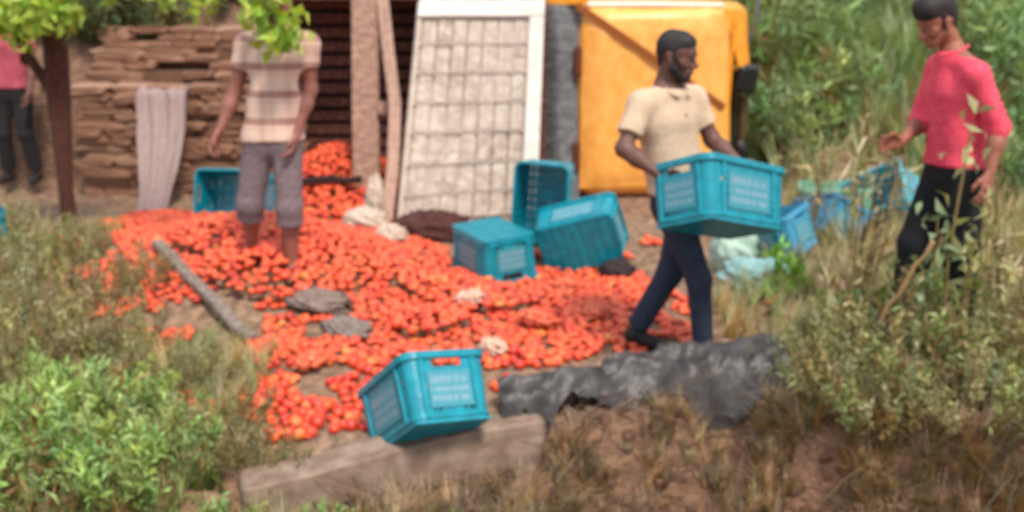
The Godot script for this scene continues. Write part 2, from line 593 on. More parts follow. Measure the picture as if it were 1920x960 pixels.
# a perforated wall: grid of cells along a path (x, z) and up y, thickness t inwards; holes(i, j) true leaves a cell out
func lattice(path: PackedVector2Array, inward: PackedVector2Array, ys: Array, t: float, hole: Callable) -> ArrayMesh:
	var mb := MB.new()
	var w := path.size() - 1
	var h := ys.size() - 1
	var at := func(i: int, j: int, inn: bool) -> Vector3:
		var y: float = ys[j]
		var s := 0.93 + 0.07 * y / CH
		var p := path[i] * s
		if inn: p += inward[i] * t
		return Vector3(p.x, y, p.y)
	for i in w:
		for j in h:
			if hole.call(i, j): continue
			var a: Vector3 = at.call(i, j, false)
			var b: Vector3 = at.call(i + 1, j, false)
			var c: Vector3 = at.call(i + 1, j + 1, false)
			var d: Vector3 = at.call(i, j + 1, false)
			var a2: Vector3 = at.call(i, j, true)
			var b2: Vector3 = at.call(i + 1, j, true)
			var c2: Vector3 = at.call(i + 1, j + 1, true)
			var d2: Vector3 = at.call(i, j + 1, true)
			mb.quad(a, b, c, d)
			mb.quad(b2, a2, d2, c2)
			if i == 0 or hole.call(i - 1, j): mb.quad(a2, a, d, d2)
			if i == w - 1 or hole.call(i + 1, j): mb.quad(b, b2, c2, c)
			if j == 0 or hole.call(i, j - 1): mb.quad(a2, b2, b, a)
			if j == h - 1 or hole.call(i, j + 1): mb.quad(d, c, c2, d2)
	return mb.done()

func crate_path(long: bool) -> Array:
	# one wall, from corner to corner; the short walls carry the rounded corners
	var p := PackedVector2Array()
	var q := PackedVector2Array()
	var r := 0.05
	if long:
		var n := 30
		for i in n + 1:
			p.append(Vector2(lerpf(-CL / 2 + r, CL / 2 - r, float(i) / n), CW / 2))
			q.append(Vector2(0, -1))
	else:
		for s in 5:
			var t := PI / 2 - PI / 2 * s / 4.0
			p.append(Vector2(CL / 2 - r + cos(t) * r, CW / 2 - r + sin(t) * r))
			q.append(-Vector2(cos(t), sin(t)))
		for i in range(1, 20):
			p.append(Vector2(CL / 2, lerpf(CW / 2 - r, -CW / 2 + r, i / 20.0)))
			q.append(Vector2(-1, 0))
		for s in 5:
			var t := -PI / 2 * s / 4.0
			p.append(Vector2(CL / 2 - r + cos(t) * r, -CW / 2 + r + sin(t) * r))
			q.append(-Vector2(cos(t), sin(t)))
	return [p, q]

func crate_setup() -> void:
	var teal := mat(Color(0.0, 0.475, 0.545), Color(0.01, 0.55, 0.625), 0.36, 1.6, 0.1)
	var ys := [0.0, 0.03, 0.05, 0.07, 0.085, 0.105, 0.12, 0.14, 0.155, 0.175, 0.19, 0.21, 0.225, 0.245, 0.265, 0.28, CH]
	var lp := crate_path(true)
	var sp := crate_path(false)
	crate_parts.mat = teal
	crate_parts.long = lattice(lp[0], lp[1], ys, 0.006, func(i, j): return j in [2, 4, 6, 8, 10] and (i < 6 or i > 23) and i % 2 == 0 and i > 0 and i < 29)
	crate_parts.short = lattice(sp[0], sp[1], ys, 0.006, func(i, j): return (j in [13, 14] and i in range(9, 19)) or (j in [2, 4, 6, 8] and (i in [6, 7, 9, 18, 20, 21])))
	# rim, bands and posts
	var ring := func(y0: float, y1: float, out: float) -> ArrayMesh:
		var s := 0.93 + 0.07 * (y0 + y1) * 0.5 / CH
		var rings := []
		var mb := MB.new()
		for e in [[y0, 0.0], [y0, out], [y1 - 0.004, out], [y1, out - 0.004], [y1, -0.004]]:
			var r := PackedVector3Array()
			for p in rr_ring(CL * s + e[1] * 2, CW * s + e[1] * 2, 0.05 + e[1], 0.0, 5): r.append(Vector3(p.x, e[0], p.y))
			r.reverse()
			rings.append(r)
		mb.loft(rings, false)
		return flat_normals(mb)
	crate_parts.rim = ring.call(CH - 0.028, CH + 0.004, 0.014)
	crate_parts.band = ring.call(0.022, 0.04, 0.007)
	# base: slab with slots
	var mb := MB.new()
	for i in 9:
		var z := lerpf(-CW / 2 * 0.84, CW / 2 * 0.84, i / 8.0)
		mb.box(-CL / 2 * 0.91, 0.004, z - 0.0185, CL / 2 * 0.91, 0.012, z + 0.0185)
	for i in 9:
		var x := lerpf(-CL / 2 * 0.9, CL / 2 * 0.9, i / 8.0)
		mb.box(x - 0.012, 0.0, -CW / 2 * 0.91, x + 0.012, 0.0065, CW / 2 * 0.91)
	crate_parts.base = mb.done()
	crate_parts.post = chamfer_box(0.022, CH - 0.05, 0.014, 0.004)
	# print on the panels: rows of faded lettering too worn to read
	rg.seed = 77
	var im := Image.create(256, 128, false, Image.FORMAT_RGB8)
	im.fill(Color(0.22, 0.53, 0.59))
	for row in [[14, 30], [56, 20], [88, 22]]:
		var x := 14
		while x < 236:
			var w := rg.randi_range(8, 15)
			for k in 3:
				im.fill_rect(Rect2i(x + rg.randi_range(0, maxi(w - 5, 1)), row[0], 4, row[1]), Color(0.5, 0.6, 0.67))
				im.fill_rect(Rect2i(x, row[0] + rg.randi_range(0, row[1] - 5), w, 4), Color(0.5, 0.6, 0.67))
			x += w + rg.randi_range(3, 6) + (10 if rg.randf() < 0.15 else 0)
	for q in 500:
		im.set_pixel(rg.randi_range(0, 255), rg.randi_range(0, 127), Color(0.1, 0.5, 0.56))
	var pm := StandardMaterial3D.new()
	pm.albedo_texture = ImageTexture.create_from_image(im)
	pm.roughness = 0.5
	crate_parts.print = pm
	crate_parts.label = func(w: float, h: float) -> ArrayMesh:
		var b := MB.new()
		b.quad(Vector3(-w / 2, -h / 2, 0.003), Vector3(w / 2, -h / 2, 0.003), Vector3(w / 2, h / 2, 0.003), Vector3(-w / 2, h / 2, 0.003))
		b.box(-w / 2 - 0.005, -h / 2 - 0.005, -0.003, w / 2 + 0.005, h / 2 + 0.005, 0.0022)
		return b.done()
	crate_parts.plate_long = crate_parts.label.call(0.3, 0.17)
	crate_parts.plate_short = crate_parts.label.call(0.2, 0.15)

func crate(label: String, at: Vector3, basis_: Basis, group := "teal vegetable crates", other: StandardMaterial3D = null) -> Node3D:
	var o := thing("plastic_crate", label, "crate", at, group)
	o.basis = basis_
	var m: StandardMaterial3D = crate_parts.mat
	if other: m = other
	var mid := -Vector3(0, CH / 2, 0)
	for s in 2:
		var w := obj("side_wall", crate_parts.long, m, o, mid)
		if s: w.transform = Transform3D(Basis(Vector3.UP, PI), mid)
		var e := obj("end_wall", crate_parts.short, m, o, mid)
		if s: e.transform = Transform3D(Basis(Vector3.UP, PI), mid)
		var pl := obj("print_panel", crate_parts.plate_long, crate_parts.print, w)
		pl.transform = Transform3D(Basis(Vector3.RIGHT, 0.04), Vector3(0, 0.155, CW / 2 * 0.968 + 0.003))
		var pe := obj("print_panel", crate_parts.plate_short, crate_parts.print, e)
		pe.transform = Transform3D(Basis(Vector3.UP, PI / 2) * Basis(Vector3.RIGHT, 0.06), Vector3(CL / 2 * 0.968 + 0.003, 0.145, 0))
		for q in [-1, 1]:
			var po := obj("corner_rib", crate_parts.post, m, w)
			po.transform = Transform3D(Basis(Vector3.RIGHT, 0.045), Vector3(q * 0.185, CH / 2 - 0.003, CW / 2 * 0.965 + 0.004))
			var pp := obj("corner_rib", crate_parts.post, m, e)
			pp.transform = Transform3D(Basis(Vector3.UP, PI / 2) * Basis(Vector3.RIGHT, 0.06), Vector3(CL / 2 * 0.965 + 0.004, CH / 2 - 0.003, q * 0.125))
	obj("rim", crate_parts.rim, m, o, mid)
	obj("lower_band", crate_parts.band, m, o, mid)
	obj("base_grid", crate_parts.base, m, o, mid)
	return o

# basis whose x axis points along dir and whose y axis is as near to up as can be
func frame(dir: Vector3, up := Vector3.UP) -> Basis:
	var x := dir.normalized()
	var y := (up - x * up.dot(x)).normalized()
	return Basis(x, y, x.cross(y))

func build_crates() -> void:
	crate_setup()
	var mint := mat(Color(0.42, 0.62, 0.52), Color(0.52, 0.7, 0.6), 0.5, 3.0)
	var sky_blue := mat(Color(0.3, 0.68, 0.74), Color(0.42, 0.76, 0.82), 0.45, 3.0)
	var blue := mat(Color(0.2, 0.52, 0.66), Color(0.3, 0.6, 0.74), 0.45, 3.0)
	crate("teal crate with a printed panel, tilted on the concrete kerb in the foreground", Vector3(-0.4, 0.135, -4.31), frame(Vector3(0.46, 0.6, 0.64), Vector3(0.16, 1, 0)))
	crate("teal crate carried in the arms of the man in the cream shirt", Vector3(1.03, 0.94, -5.0), Basis(Vector3.RIGHT, -0.42) * Basis(Vector3.UP, 0.66) * Basis(Vector3.BACK, 0.0))
	crate("bright teal crate turned bottom up, left one of the heap before the white panel", on_ground(-0.13, -6.78, 0.17), Basis(Vector3.UP, -1.1) * Basis(Vector3.RIGHT, PI + 0.06))
	crate("dark teal crate stood on its end behind the other two crates of the heap", on_ground(0.24, -7.5, 0.36), frame(Vector3(0.06, 1, -0.03), Vector3(-0.25, 0, 1)))
	crate("teal crate tipped onto its side with a grip hole showing, right one of the heap", on_ground(0.48, -6.98, 0.26), frame(Vector3(0.9, 0.27, 0.2), Vector3(0.2, 0.25, -1)))
	crate("teal crate lying on the tomatoes behind the legs of the man in the checked shirt", on_ground(-2.27, -8.3, 0.19), frame(Vector3(1, 0.02, 0.2), Vector3(0.1, 0.25, 1)))
	crate("pale blue crate tipped over on the grass beside the man in the red shirt", on_ground(3.05, -8.3, 0.2), frame(Vector3(0.6, 0.5, 0.5), Vector3(-0.4, 0.6, 0.5)), "teal vegetable crates", sky_blue)
	crate("faded green crate half hidden in dry stalks on the slope", on_ground(2.72, -8.45, 0.13), frame(Vector3(0.9, 0.05, 0.25)), "teal vegetable crates", mint)
	crate("blue crate on the ground just behind the carried crate", on_ground(1.9, -7.35, 0.13), frame(Vector3(0.7, 0.35, 0.6), Vector3(0.3, 1, 0.4)), "teal vegetable crates", blue)
	crate("small part of a blue crate seen low among the weeds left of the red shirt", on_ground(2.5, -7.95, 0.06), frame(Vector3(0.3, 0.3, 0.9), Vector3(0.6, 1, 0)), "teal vegetable crates", blue)
	crate("teal crate lying in the weeds beside the tree at the edge of the view", on_ground(-4.02, -7.5, 0.12), frame(Vector3(0.6, 0.1, 0.9)))

# ---------------------------------------------------------------- the lorry
func bil(c: Array, u: float, v: float, out: float) -> Vector3:
	# c: bottom left, bottom right, top right, top left
	var p: Vector3 = c[0].lerp(c[1], u).lerp(c[3].lerp(c[2], u), v)
	var n: Vector3 = (c[1] - c[0]).cross(c[3] - c[0]).normalized()
	return p + n * out

func patch_box(c: Array, u0: float, v0: float, u1: float, v1: float, o0: float, o1: float, bev := 0.0) -> ArrayMesh:
	var mb := MB.new()
	var p := []
	for e in [[o0, 0.0], [o1 - bev * 0.6, 0.0], [o1, bev]]:
		var eu: float = e[1] / 1.05
		var ev: float = e[1] / 1.75
		p.append(PackedVector3Array([bil(c, u0 + eu, v0 + ev, e[0]), bil(c, u0 + eu, v1 - ev, e[0]), bil(c, u1 - eu, v1 - ev, e[0]), bil(c, u1 - eu, v0 + ev, e[0])]))
	mb.loft(p)
	return flat_normals(mb)

func build_truck() -> void:
	var t := thing("overturned_truck", "yellow cabbed goods lorry lying on its side with a white ribbed panel", "truck", Vector3(0, 0, -9.8))
	var orange := mat(Color(0.94, 0.63, 0.27), Color(0.98, 0.7, 0.35), 0.45, 1.2, 0.0)
	orange.clearcoat_enabled = true
	orange.clearcoat = 0.35
	orange.clearcoat_roughness = 0.3
	var yellow := mat(Color(0.8, 0.5, 0.05), Color(0.9, 0.6, 0.12), 0.5, 2.0)
	var white := mat(Color(0.69, 0.63, 0.58), Color(0.8, 0.75, 0.7), 0.75, 1.6, 0.3)
	var dusty := mat(Color(0.68, 0.61, 0.56), Color(0.76, 0.7, 0.65), 0.85, 2.0)
	var bright := mat(Color(0.85, 0.83, 0.79), Color(0.93, 0.91, 0.88), 0.6, 1.5)
	var wood := mat(Color(0.3, 0.16, 0.13), Color(0.45, 0.28, 0.23), 0.85, 2.5, 0.4)
	var whites := [white, mat(Color(0.66, 0.6, 0.54), Color(0.79, 0.74, 0.69), 0.8, 0.9, 0.5), mat(Color(0.62, 0.55, 0.5), Color(0.82, 0.77, 0.72), 0.8, 1.3, 0.5)]
	var beige := mat(Color(0.62, 0.49, 0.43), Color(0.73, 0.6, 0.53), 0.85, 2.0, 0.5)
	var grey := mat(Color(0.36, 0.36, 0.37), Color(0.48, 0.48, 0.49), 0.8, 1.5, 0.4)
	var black := flat(Color(0.06, 0.06, 0.065), 0.5)
	# cab: roof towards the camera, front to the right; width of the lorry stands upright
	var mb := MB.new()
	var rings := []
	for e in [[-11.3, 0.0, 0.25], [-10.2, 0.0, 0.3], [-9.6, 0.0, 0.02], [-9.36, 0.0, -0.04], [-9.27, 0.03, -0.07], [-9.215, 0.09, -0.13], [-9.2, 0.16, -0.2]]:
		var r := PackedVector3Array()
		for p in rr_ring(1.46, 1.72 - e[1] * 2, 0.16, e[0], 6):
			var x := p.x
			x += (e[2] if x > 0.0 else e[1])
			x += 0.08 * (0.5 - (p.y + 0.86) / 1.72) * (1.0 if p.x > 0.0 else 0.2)
			r.append(Vector3(x + 1.29, p.y + 0.87, e[0] + 0.0))
		rings.append(r)
	mb.loft(rings)
	wpart("cab_shell", mb.done(true), orange, t)
	# roof skin with shallow pressed swages
	var rows := []
	for j in 21:
		var row := []
		for i in 29:
			var u := i / 28.0
			var v := j / 20.0
			var edge := minf(minf(u, 1.0 - u) * 1.3, minf(v, 1.0 - v) * 1.6)
			var z := -9.225 + 0.045 * ss(0.0, 0.14, edge)
			z -= 0.008 * (ss(0.0, 1.0, 0.5 + 0.5 * cos(u * TAU * 4.0))) * ss(0.05, 0.2, edge)
			z += 0.016 * nz.get_noise_2d(u * 60.0, v * 60.0)
			row.append(Vector3(lerpf(0.62, 1.88 + 0.06 * (1.0 - v), u), lerpf(0.1, 1.66, v), z))
		rows.append(row)
	mb = MB.new()
	mb.sheet(rows, 0.012)
	var roof := wpart("cab_roof", mb.done(), orange, t)
	mb = MB.new()
	var strip := []
	for k in 14:
		var u := k / 13.0
		strip.append(Vector3(lerpf(0.57, 1.9, u), lerpf(1.73, 0.84, u), -9.163 - 0.035 * pow(absf(u - 0.5) * 2.0, 6.0)))
	for k in 13:
		var w := Vector3(0.018, 0.027, 0)
		var a: Vector3 = strip[k]
		var b: Vector3 = strip[k + 1]
		var th := Vector3(0, 0, -0.006)
		mb.hexa([a - w, b - w, b - w + th, a - w + th, a + w, b + w, b + w + th, a + w + th])
	obj("roof_strap", mb.done(), mat(Color(0.5, 0.26, 0.06), Color(0.6, 0.32, 0.09), 0.8, 6.0), roof)
	# drip mouldings along the roof edges
	for e in [[0.555, 0.08, 0.585, 1.7], [1.955, 0.15, 1.985, 1.6]]:
		mb = MB.new()
		mb.tube([Vector3(e[0], e[1], -9.3), Vector3(e[0] - 0.01, (e[1] + e[3]) / 2, -9.28), Vector3(e[2] - 0.02, e[3], -9.3)], [0.02, 0.02, 0.02], 8)
		wpart("drip_rail", mb.done(true), yellow, t)
	mb = MB.new()
	mb.tube([Vector3(0.65, 1.735, -9.32), Vector3(1.25, 1.735, -9.29), Vector3(1.86, 1.725, -9.32)], [0.022, 0.024, 0.022], 8)
	wpart("drip_rail", mb.done(true), bright, t)
	for y in [1.25, 0.4]:
		var hinge := obj("roof_bracket", chamfer_box(0.07, 0.26, 0.05, 0.012), flat(Color(0.38, 0.16, 0.07), 0.7), t)
		hinge.position = Vector3(0.585, y, -9.2) - t.position
	# sun visor, mirror, windscreen and wiper on the front (right) side
	mb = MB.new()
	mb.hexa([Vector3(2.02, 1.2, -9.28), Vector3(2.14, 1.17, -9.34), Vector3(2.2, 1.17, -9.62), Vector3(2.02, 1.2, -9.62), Vector3(1.88, 1.69, -9.28), Vector3(2.06, 1.68, -9.34), Vector3(2.12, 1.68, -9.62), Vector3(1.88, 1.69, -9.62)])
	wpart("sun_visor", mb.done(), yellow, t)
	var mir := obj("mirror", chamfer_box(0.2, 0.27, 0.1, 0.03), black, t)
	mir.position = Vector3(2.12, 1.08, -9.36) - t.position
	mir.rotation = Vector3(0.1, 0.2, -0.12)
	mb = MB.new()
	mb.tube([Vector3(2.06, 1.2, -9.5), Vector3(2.2, 1.6, -9.45), Vector3(2.22, 1.95, -9.5)], [0.02, 0.02, 0.02], 8)
	wpart("mirror_arm", mb.done(true), flat(Color(0.45, 0.45, 0.45), 0.4, 0.6), t)
	mb = MB.new()
	mb.hexa([Vector3(2.03, 0.15, -9.45), Vector3(2.08, 0.15, -9.45), Vector3(2.36, 0.15, -10.4), Vector3(2.3, 0.15, -10.4), Vector3(2.03, 1.15, -9.45), Vector3(2.08, 1.15, -9.45), Vector3(2.36, 1.15, -10.4), Vector3(2.3, 1.15, -10.4)])
	var glass := flat(Color(0.12, 0.13, 0.1), 0.12)
	glass.metallic_specular = 0.6
	var ws := wpart("windscreen", mb.done(), glass, t)
	mb = MB.new()
	mb.tube([Vector3(2.11, 0.2, -9.5), Vector3(2.14, 0.6, -9.48), Vector3(2.13, 0.92, -9.5)], [0.045, 0.04, 0.05], 8)
	wpart("windscreen_seal", mb.done(true), mat(Color(0.24, 0.16, 0.08), Color(0.36, 0.28, 0.12), 0.8, 4.0), t)
	mb = MB.new()
	mb.tube([Vector3(2.1, 0.3, -9.44), Vector3(2.14, 0.42, -9.42), Vector3(2.1, 0.5, -9.44)], [0.05, 0.07, 0.05], 8)
	wpart("lamp_housing", mb.done(true), black, t)
	# wheels at the far side, seen only from beside the lorry
	for x in [1.3, -1.3]:
		for y in [0.22, 1.5]:
			mb = MB.new()
			var wr := []
			for e in [[-0.1, 0.2], [-0.1, 0.31], [-0.06, 0.35], [0.06, 0.35], [0.1, 0.31], [0.1, 0.2]]:
				var r := PackedVector3Array()
				for s in 20: r.append(Vector3(cos(TAU * s / 20) * e[1], e[0], sin(TAU * s / 20) * e[1]))
				wr.append(r)
			mb.loft(wr)
			var wh := obj("wheel", mb.done(true), black, t)
			wh.position = Vector3(x, y, -11.35) - t.position
	# cloth bulkhead between cab and load
	rows = []
	for j in 9:
		var row := []
		for i in 13:
			var u := i / 12.0
			var v := j / 8.0
			row.append(Vector3(lerpf(0.16, 0.62, u), lerpf(0.0, 1.74, v), -9.2 - 0.06 * sin(u * 7.0 + v * 1.5) + 0.05 * nz.get_noise_2d(u * 80.0, v * 90.0)))
		rows.append(row)
	mb = MB.new()
	mb.sheet(rows, 0.01)
	wpart("bulkhead_cover", mb.done(), grey, t)
	mb = MB.new()
	mb.box(0.24, 1.74, -9.4, 0.66, 1.8, -9.2)
	wpart("top_rail", mb.done(), yellow, t)
	# white ribbed panel, bottom swung out towards the spill
	var c := [Vector3(-0.955, 0.0, -8.2), Vector3(0.2, 0.0, -8.62), Vector3(0.26, 1.78, -8.82), Vector3(-0.78, 1.78, -8.82)]
	var panel := wpart("ribbed_panel", patch_box(c, 0.02, 0.0, 0.99, 0.99, -0.04, -0.012), dusty, t)
	panel.set_meta("label", "white ribbed panel, dusty and leaning outwards")
	obj("panel_rail", patch_box(c, 0.0, 0.925, 1.0, 1.0, -0.03, 0.05, 0.008), bright, panel)
	obj("panel_rail", patch_box(c, 0.885, 0.0, 1.0, 0.923, -0.03, 0.045, 0.008), bright, panel)
	obj("panel_rail", patch_box(c, 0.0, 0.0, 0.035, 0.923, -0.03, 0.03, 0.006), white, panel)
	var vs := [0.0, 0.125, 0.26, 0.4, 0.535, 0.67, 0.8, 0.915]
	rg.seed = 5
	for j in 7:
		var us := [0.05, 0.17, 0.29, 0.41, 0.53, 0.65, 0.77, 0.875]
		for i in 7:
			obj("panel_plate", patch_box(c, us[i] + 0.006, vs[j] + 0.011, us[i + 1] - 0.006, vs[j + 1] - 0.004, -0.02, 0.004 + rg.randf() * 0.014, 0.006), whites[rg.randi() % 3], panel)
	for j in range(1, 8):
		obj("panel_rib", patch_box(c, 0.04, vs[j] - 0.002, 0.885, vs[j] + 0.008, -0.02, 0.022, 0.004), dusty, panel)
	# slatted load bed behind, its upper side board and posts
	rg.seed = 6
	for j in 14:
		var y := 0.02 + j * 0.128
		mb = MB.new()
		mb.box(-2.12, y, -9.76 + rg.randf() * 0.02, 0.3, y + 0.085, -9.7 + rg.randf() * 0.015)
		wpart("bed_slat", mb.done(), wood, t)
	mb = MB.new()
	mb.box(-2.12, 0.0, -9.85, 0.3, 1.78, -9.785)
	wpart("bed_board", mb.done(), mat(Color(0.13, 0.07, 0.06), Color(0.2, 0.11, 0.09), 0.9, 2.0), t)
	mb = MB.new()
	mb.box(-2.14, 1.785, -9.85, 0.22, 1.83, -9.0)
	wpart("upper_side_board", mb.done(), wood, t)
	mb = MB.new()
	mb.box(0.22, 0.0, -9.85, 0.3, 1.78, -9.02)
	wpart("headboard", mb.done(), wood, t)
	var post := func(pts: Array, w: float, d: float) -> ArrayMesh:
		var b := MB.new()
		var rr := []
		for p in pts:
			var r := PackedVector3Array()
			for q in rr_ring(w, d, 0.018, 0.0, 3): r.append(p + Vector3(q.x, 0, q.y))
			rr.append(r)
		b.loft(rr)
		return flat_normals(b)
	wpart("bed_post", post.call([Vector3(-1.26, 0.0, -8.72), Vector3(-1.24, 0.9, -8.72), Vector3(-1.205, 1.86, -8.72)], 0.23, 0.09), beige, t)
	wpart("bed_post", post.call([Vector3(-1.03, -0.02, -8.1), Vector3(-0.975, 0.5, -8.32), Vector3(-0.965, 0.95, -8.5), Vector3(-1.02, 1.4, -8.6), Vector3(-1.07, 1.86, -8.7)], 0.1, 0.07), beige, t)
	mb = MB.new()
	mb.box(-1.13, 0.86, -8.74, -0.99, 0.96, -8.64)
	wpart("post_bracket", mb.done(), beige, t)

# ---------------------------------------------------------------- stone wall
func rough_stone(seed_: int) -> ArrayMesh:
	var mb := MB.new()
	var r := RandomNumberGenerator.new()
	r.seed = seed_
	var rings := []
	for e in [[-0.5, 0.82], [-0.36, 1.0], [0.36, 1.0], [0.5, 0.84]]:
		var ring := PackedVector3Array()
		for p in rr_ring(e[1], e[1], 0.16, e[0], 2):
			ring.append(p + Vector3(r.randf_range(-1, 1), r.randf_range(-1, 1), r.randf_range(-1, 1)) * 0.055)
		rings.append(ring)
	mb.loft(rings)
	return flat_normals(mb)

func build_wall() -> void:
	var w := thing("stone_wall", "rough tan wall of flat stones, its loose upper tier sunk in the slope", "wall", Vector3(-3.2, 0, -9.55))
	var meshes := []
	for k in 6: meshes.append(rough_stone(k + 1))
	var mats := []
	for c in [[Color(0.5, 0.35, 0.27), Color(0.62, 0.46, 0.37)], [Color(0.52, 0.37, 0.29), Color(0.63, 0.48, 0.39)], [Color(0.47, 0.32, 0.25), Color(0.58, 0.43, 0.34)], [Color(0.54, 0.4, 0.32), Color(0.65, 0.51, 0.42)]]:
		mats.append(mat(c[0], c[1], 0.95, 3.0, 0.8))
	var mb := MB.new()
	mb.box(-4.0, -0.1, -9.82, -2.2, 0.9, -9.56)
	mb.box(-3.95, 0.9, -10.6, -2.25, 1.1, -9.86)
	mb.box(-3.9, 1.1, -10.6, -2.3, 1.34, -10.1)
	wpart("mud_core", mb.done(), mat(Color(0.4, 0.28, 0.21), Color(0.48, 0.35, 0.27), 1.0, 3.0), w)
	rg.seed = 12
	var y := -0.03
	while y < 1.42:
		var h := rg.randf_range(0.05, 0.085)
		var x := -4.05 + rg.randf() * 0.12
		while x < -2.2:
			var l := rg.randf_range(0.2, 0.52)
			if y > 0.95 and rg.randf() < 0.12:
				x += l
				continue
			var o := obj("stone", meshes[rg.randi() % 6], mats[rg.randi() % 4], w)
			o.transform = Transform3D(Basis.from_euler(Vector3(rg.randf_range(-0.1, 0.1), rg.randf_range(-0.07, 0.07), rg.randf_range(-0.04, 0.04))) * Basis.from_scale(Vector3(l * 1.0, h * 1.04, 0.26)), Vector3(x + l / 2, y + h / 2, -9.5 + rg.randf_range(-0.03, 0.05) - (0.3 + (y - 0.95) * 1.15 if y > 0.95 else 0.0)) - w.position)
			x += l
		y += h
	# pale cloth hung over it
	var rows := []
	for j in 25:
		var v := j / 24.0
		var row := []
		for i in 17:
			var u := i / 16.0
			var half := lerpf(0.12, 0.22, ss(0.0, 0.8, v)) * (1.0 + 0.08 * nz.get_noise_2d(v * 120.0, u * 30.0))
			var fold := 0.05 * sin(u * 17.0 + v * 3.0) * (1.0 - 0.3 * v) + 0.03 * nz.get_noise_2d(u * 90.0, v * 70.0)
			var yy := lerpf(0.02, 0.985, v / 0.86)
			var zz := -9.26 + 0.72 * pow(maxf(1.0 - v / 0.86, 0.0), 1.4)
			if v > 0.86:
				yy = 0.985 + 0.035 * sin((v - 0.86) / 0.14 * PI)
				zz = lerpf(-9.265, -9.6, (v - 0.86) / 0.14)
			row.append(Vector3(-3.14 + 0.05 * (v - 1.0) * -1.0 + (u - 0.5) * 2.0 * half, yy - 0.08 * (1.0 - v) * absf(u - 0.6), zz + fold))
		rows.append(row)
	mb = MB.new()
	mb.sheet(rows, 0.006)
	var cl := obj("hanging_cloth", mb.done(), mat(Color(0.53, 0.45, 0.44), Color(0.64, 0.56, 0.55), 0.9, 4.0, 0.3))
	tag(cl, "pinkish grey cloth hung over the stone wall and pulled forward at its foot", "cloth")

# ---------------------------------------------------------------- small things on the ground
func crumple(seed_: int, sx: float, sy: float, sz: float, rough := 0.3) -> ArrayMesh:
	var f := FastNoiseLite.new()
	f.seed = seed_
	f.frequency = 1.6
	f.fractal_type = FastNoiseLite.FRACTAL_RIDGED
	f.fractal_octaves = 3
	var mb := MB.new()
	var rows := 18
	var cols := 28
	for j in rows + 1:
		var t := PI * j / rows
		for i in cols:
			var p := TAU * i / cols
			var d := Vector3(sin(t) * cos(p), cos(t), sin(t) * sin(p))
			var r := 1.0 + rough * f.get_noise_3dv(d)
			mb.vert(Vector3(d.x * sx, d.y * sy, d.z * sz) * r)
	for j in rows:
		for i in cols:
			var a := j * cols + i
			var b := j * cols + (i + 1) % cols
			mb.ix.append_array([a, b, a + cols, b, b + cols, a + cols])
	return mb.done(true)

func plank(a: Vector3, b: Vector3, w: float, h: float) -> ArrayMesh:
	var mb := MB.new()
	var d := (b - a).normalized()
	var s := d.cross(Vector3.UP).normalized()
	var u := s.cross(d)
	var rings := []
	for k in 7:
		var p := a.lerp(b, k / 6.0) + u * 0.01 * sin(k * 2.1)
		var r := PackedVector3Array()
		for q in rr_ring(w * (1.0 + 0.06 * sin(k * 3.7)), h * (1.0 + 0.1 * sin(k * 2.3)), 0.008, 0.0, 2): r.append(p + s * q.x + u * q.y)
		rings.append(r)
	mb.loft(rings)
	return flat_normals(mb)

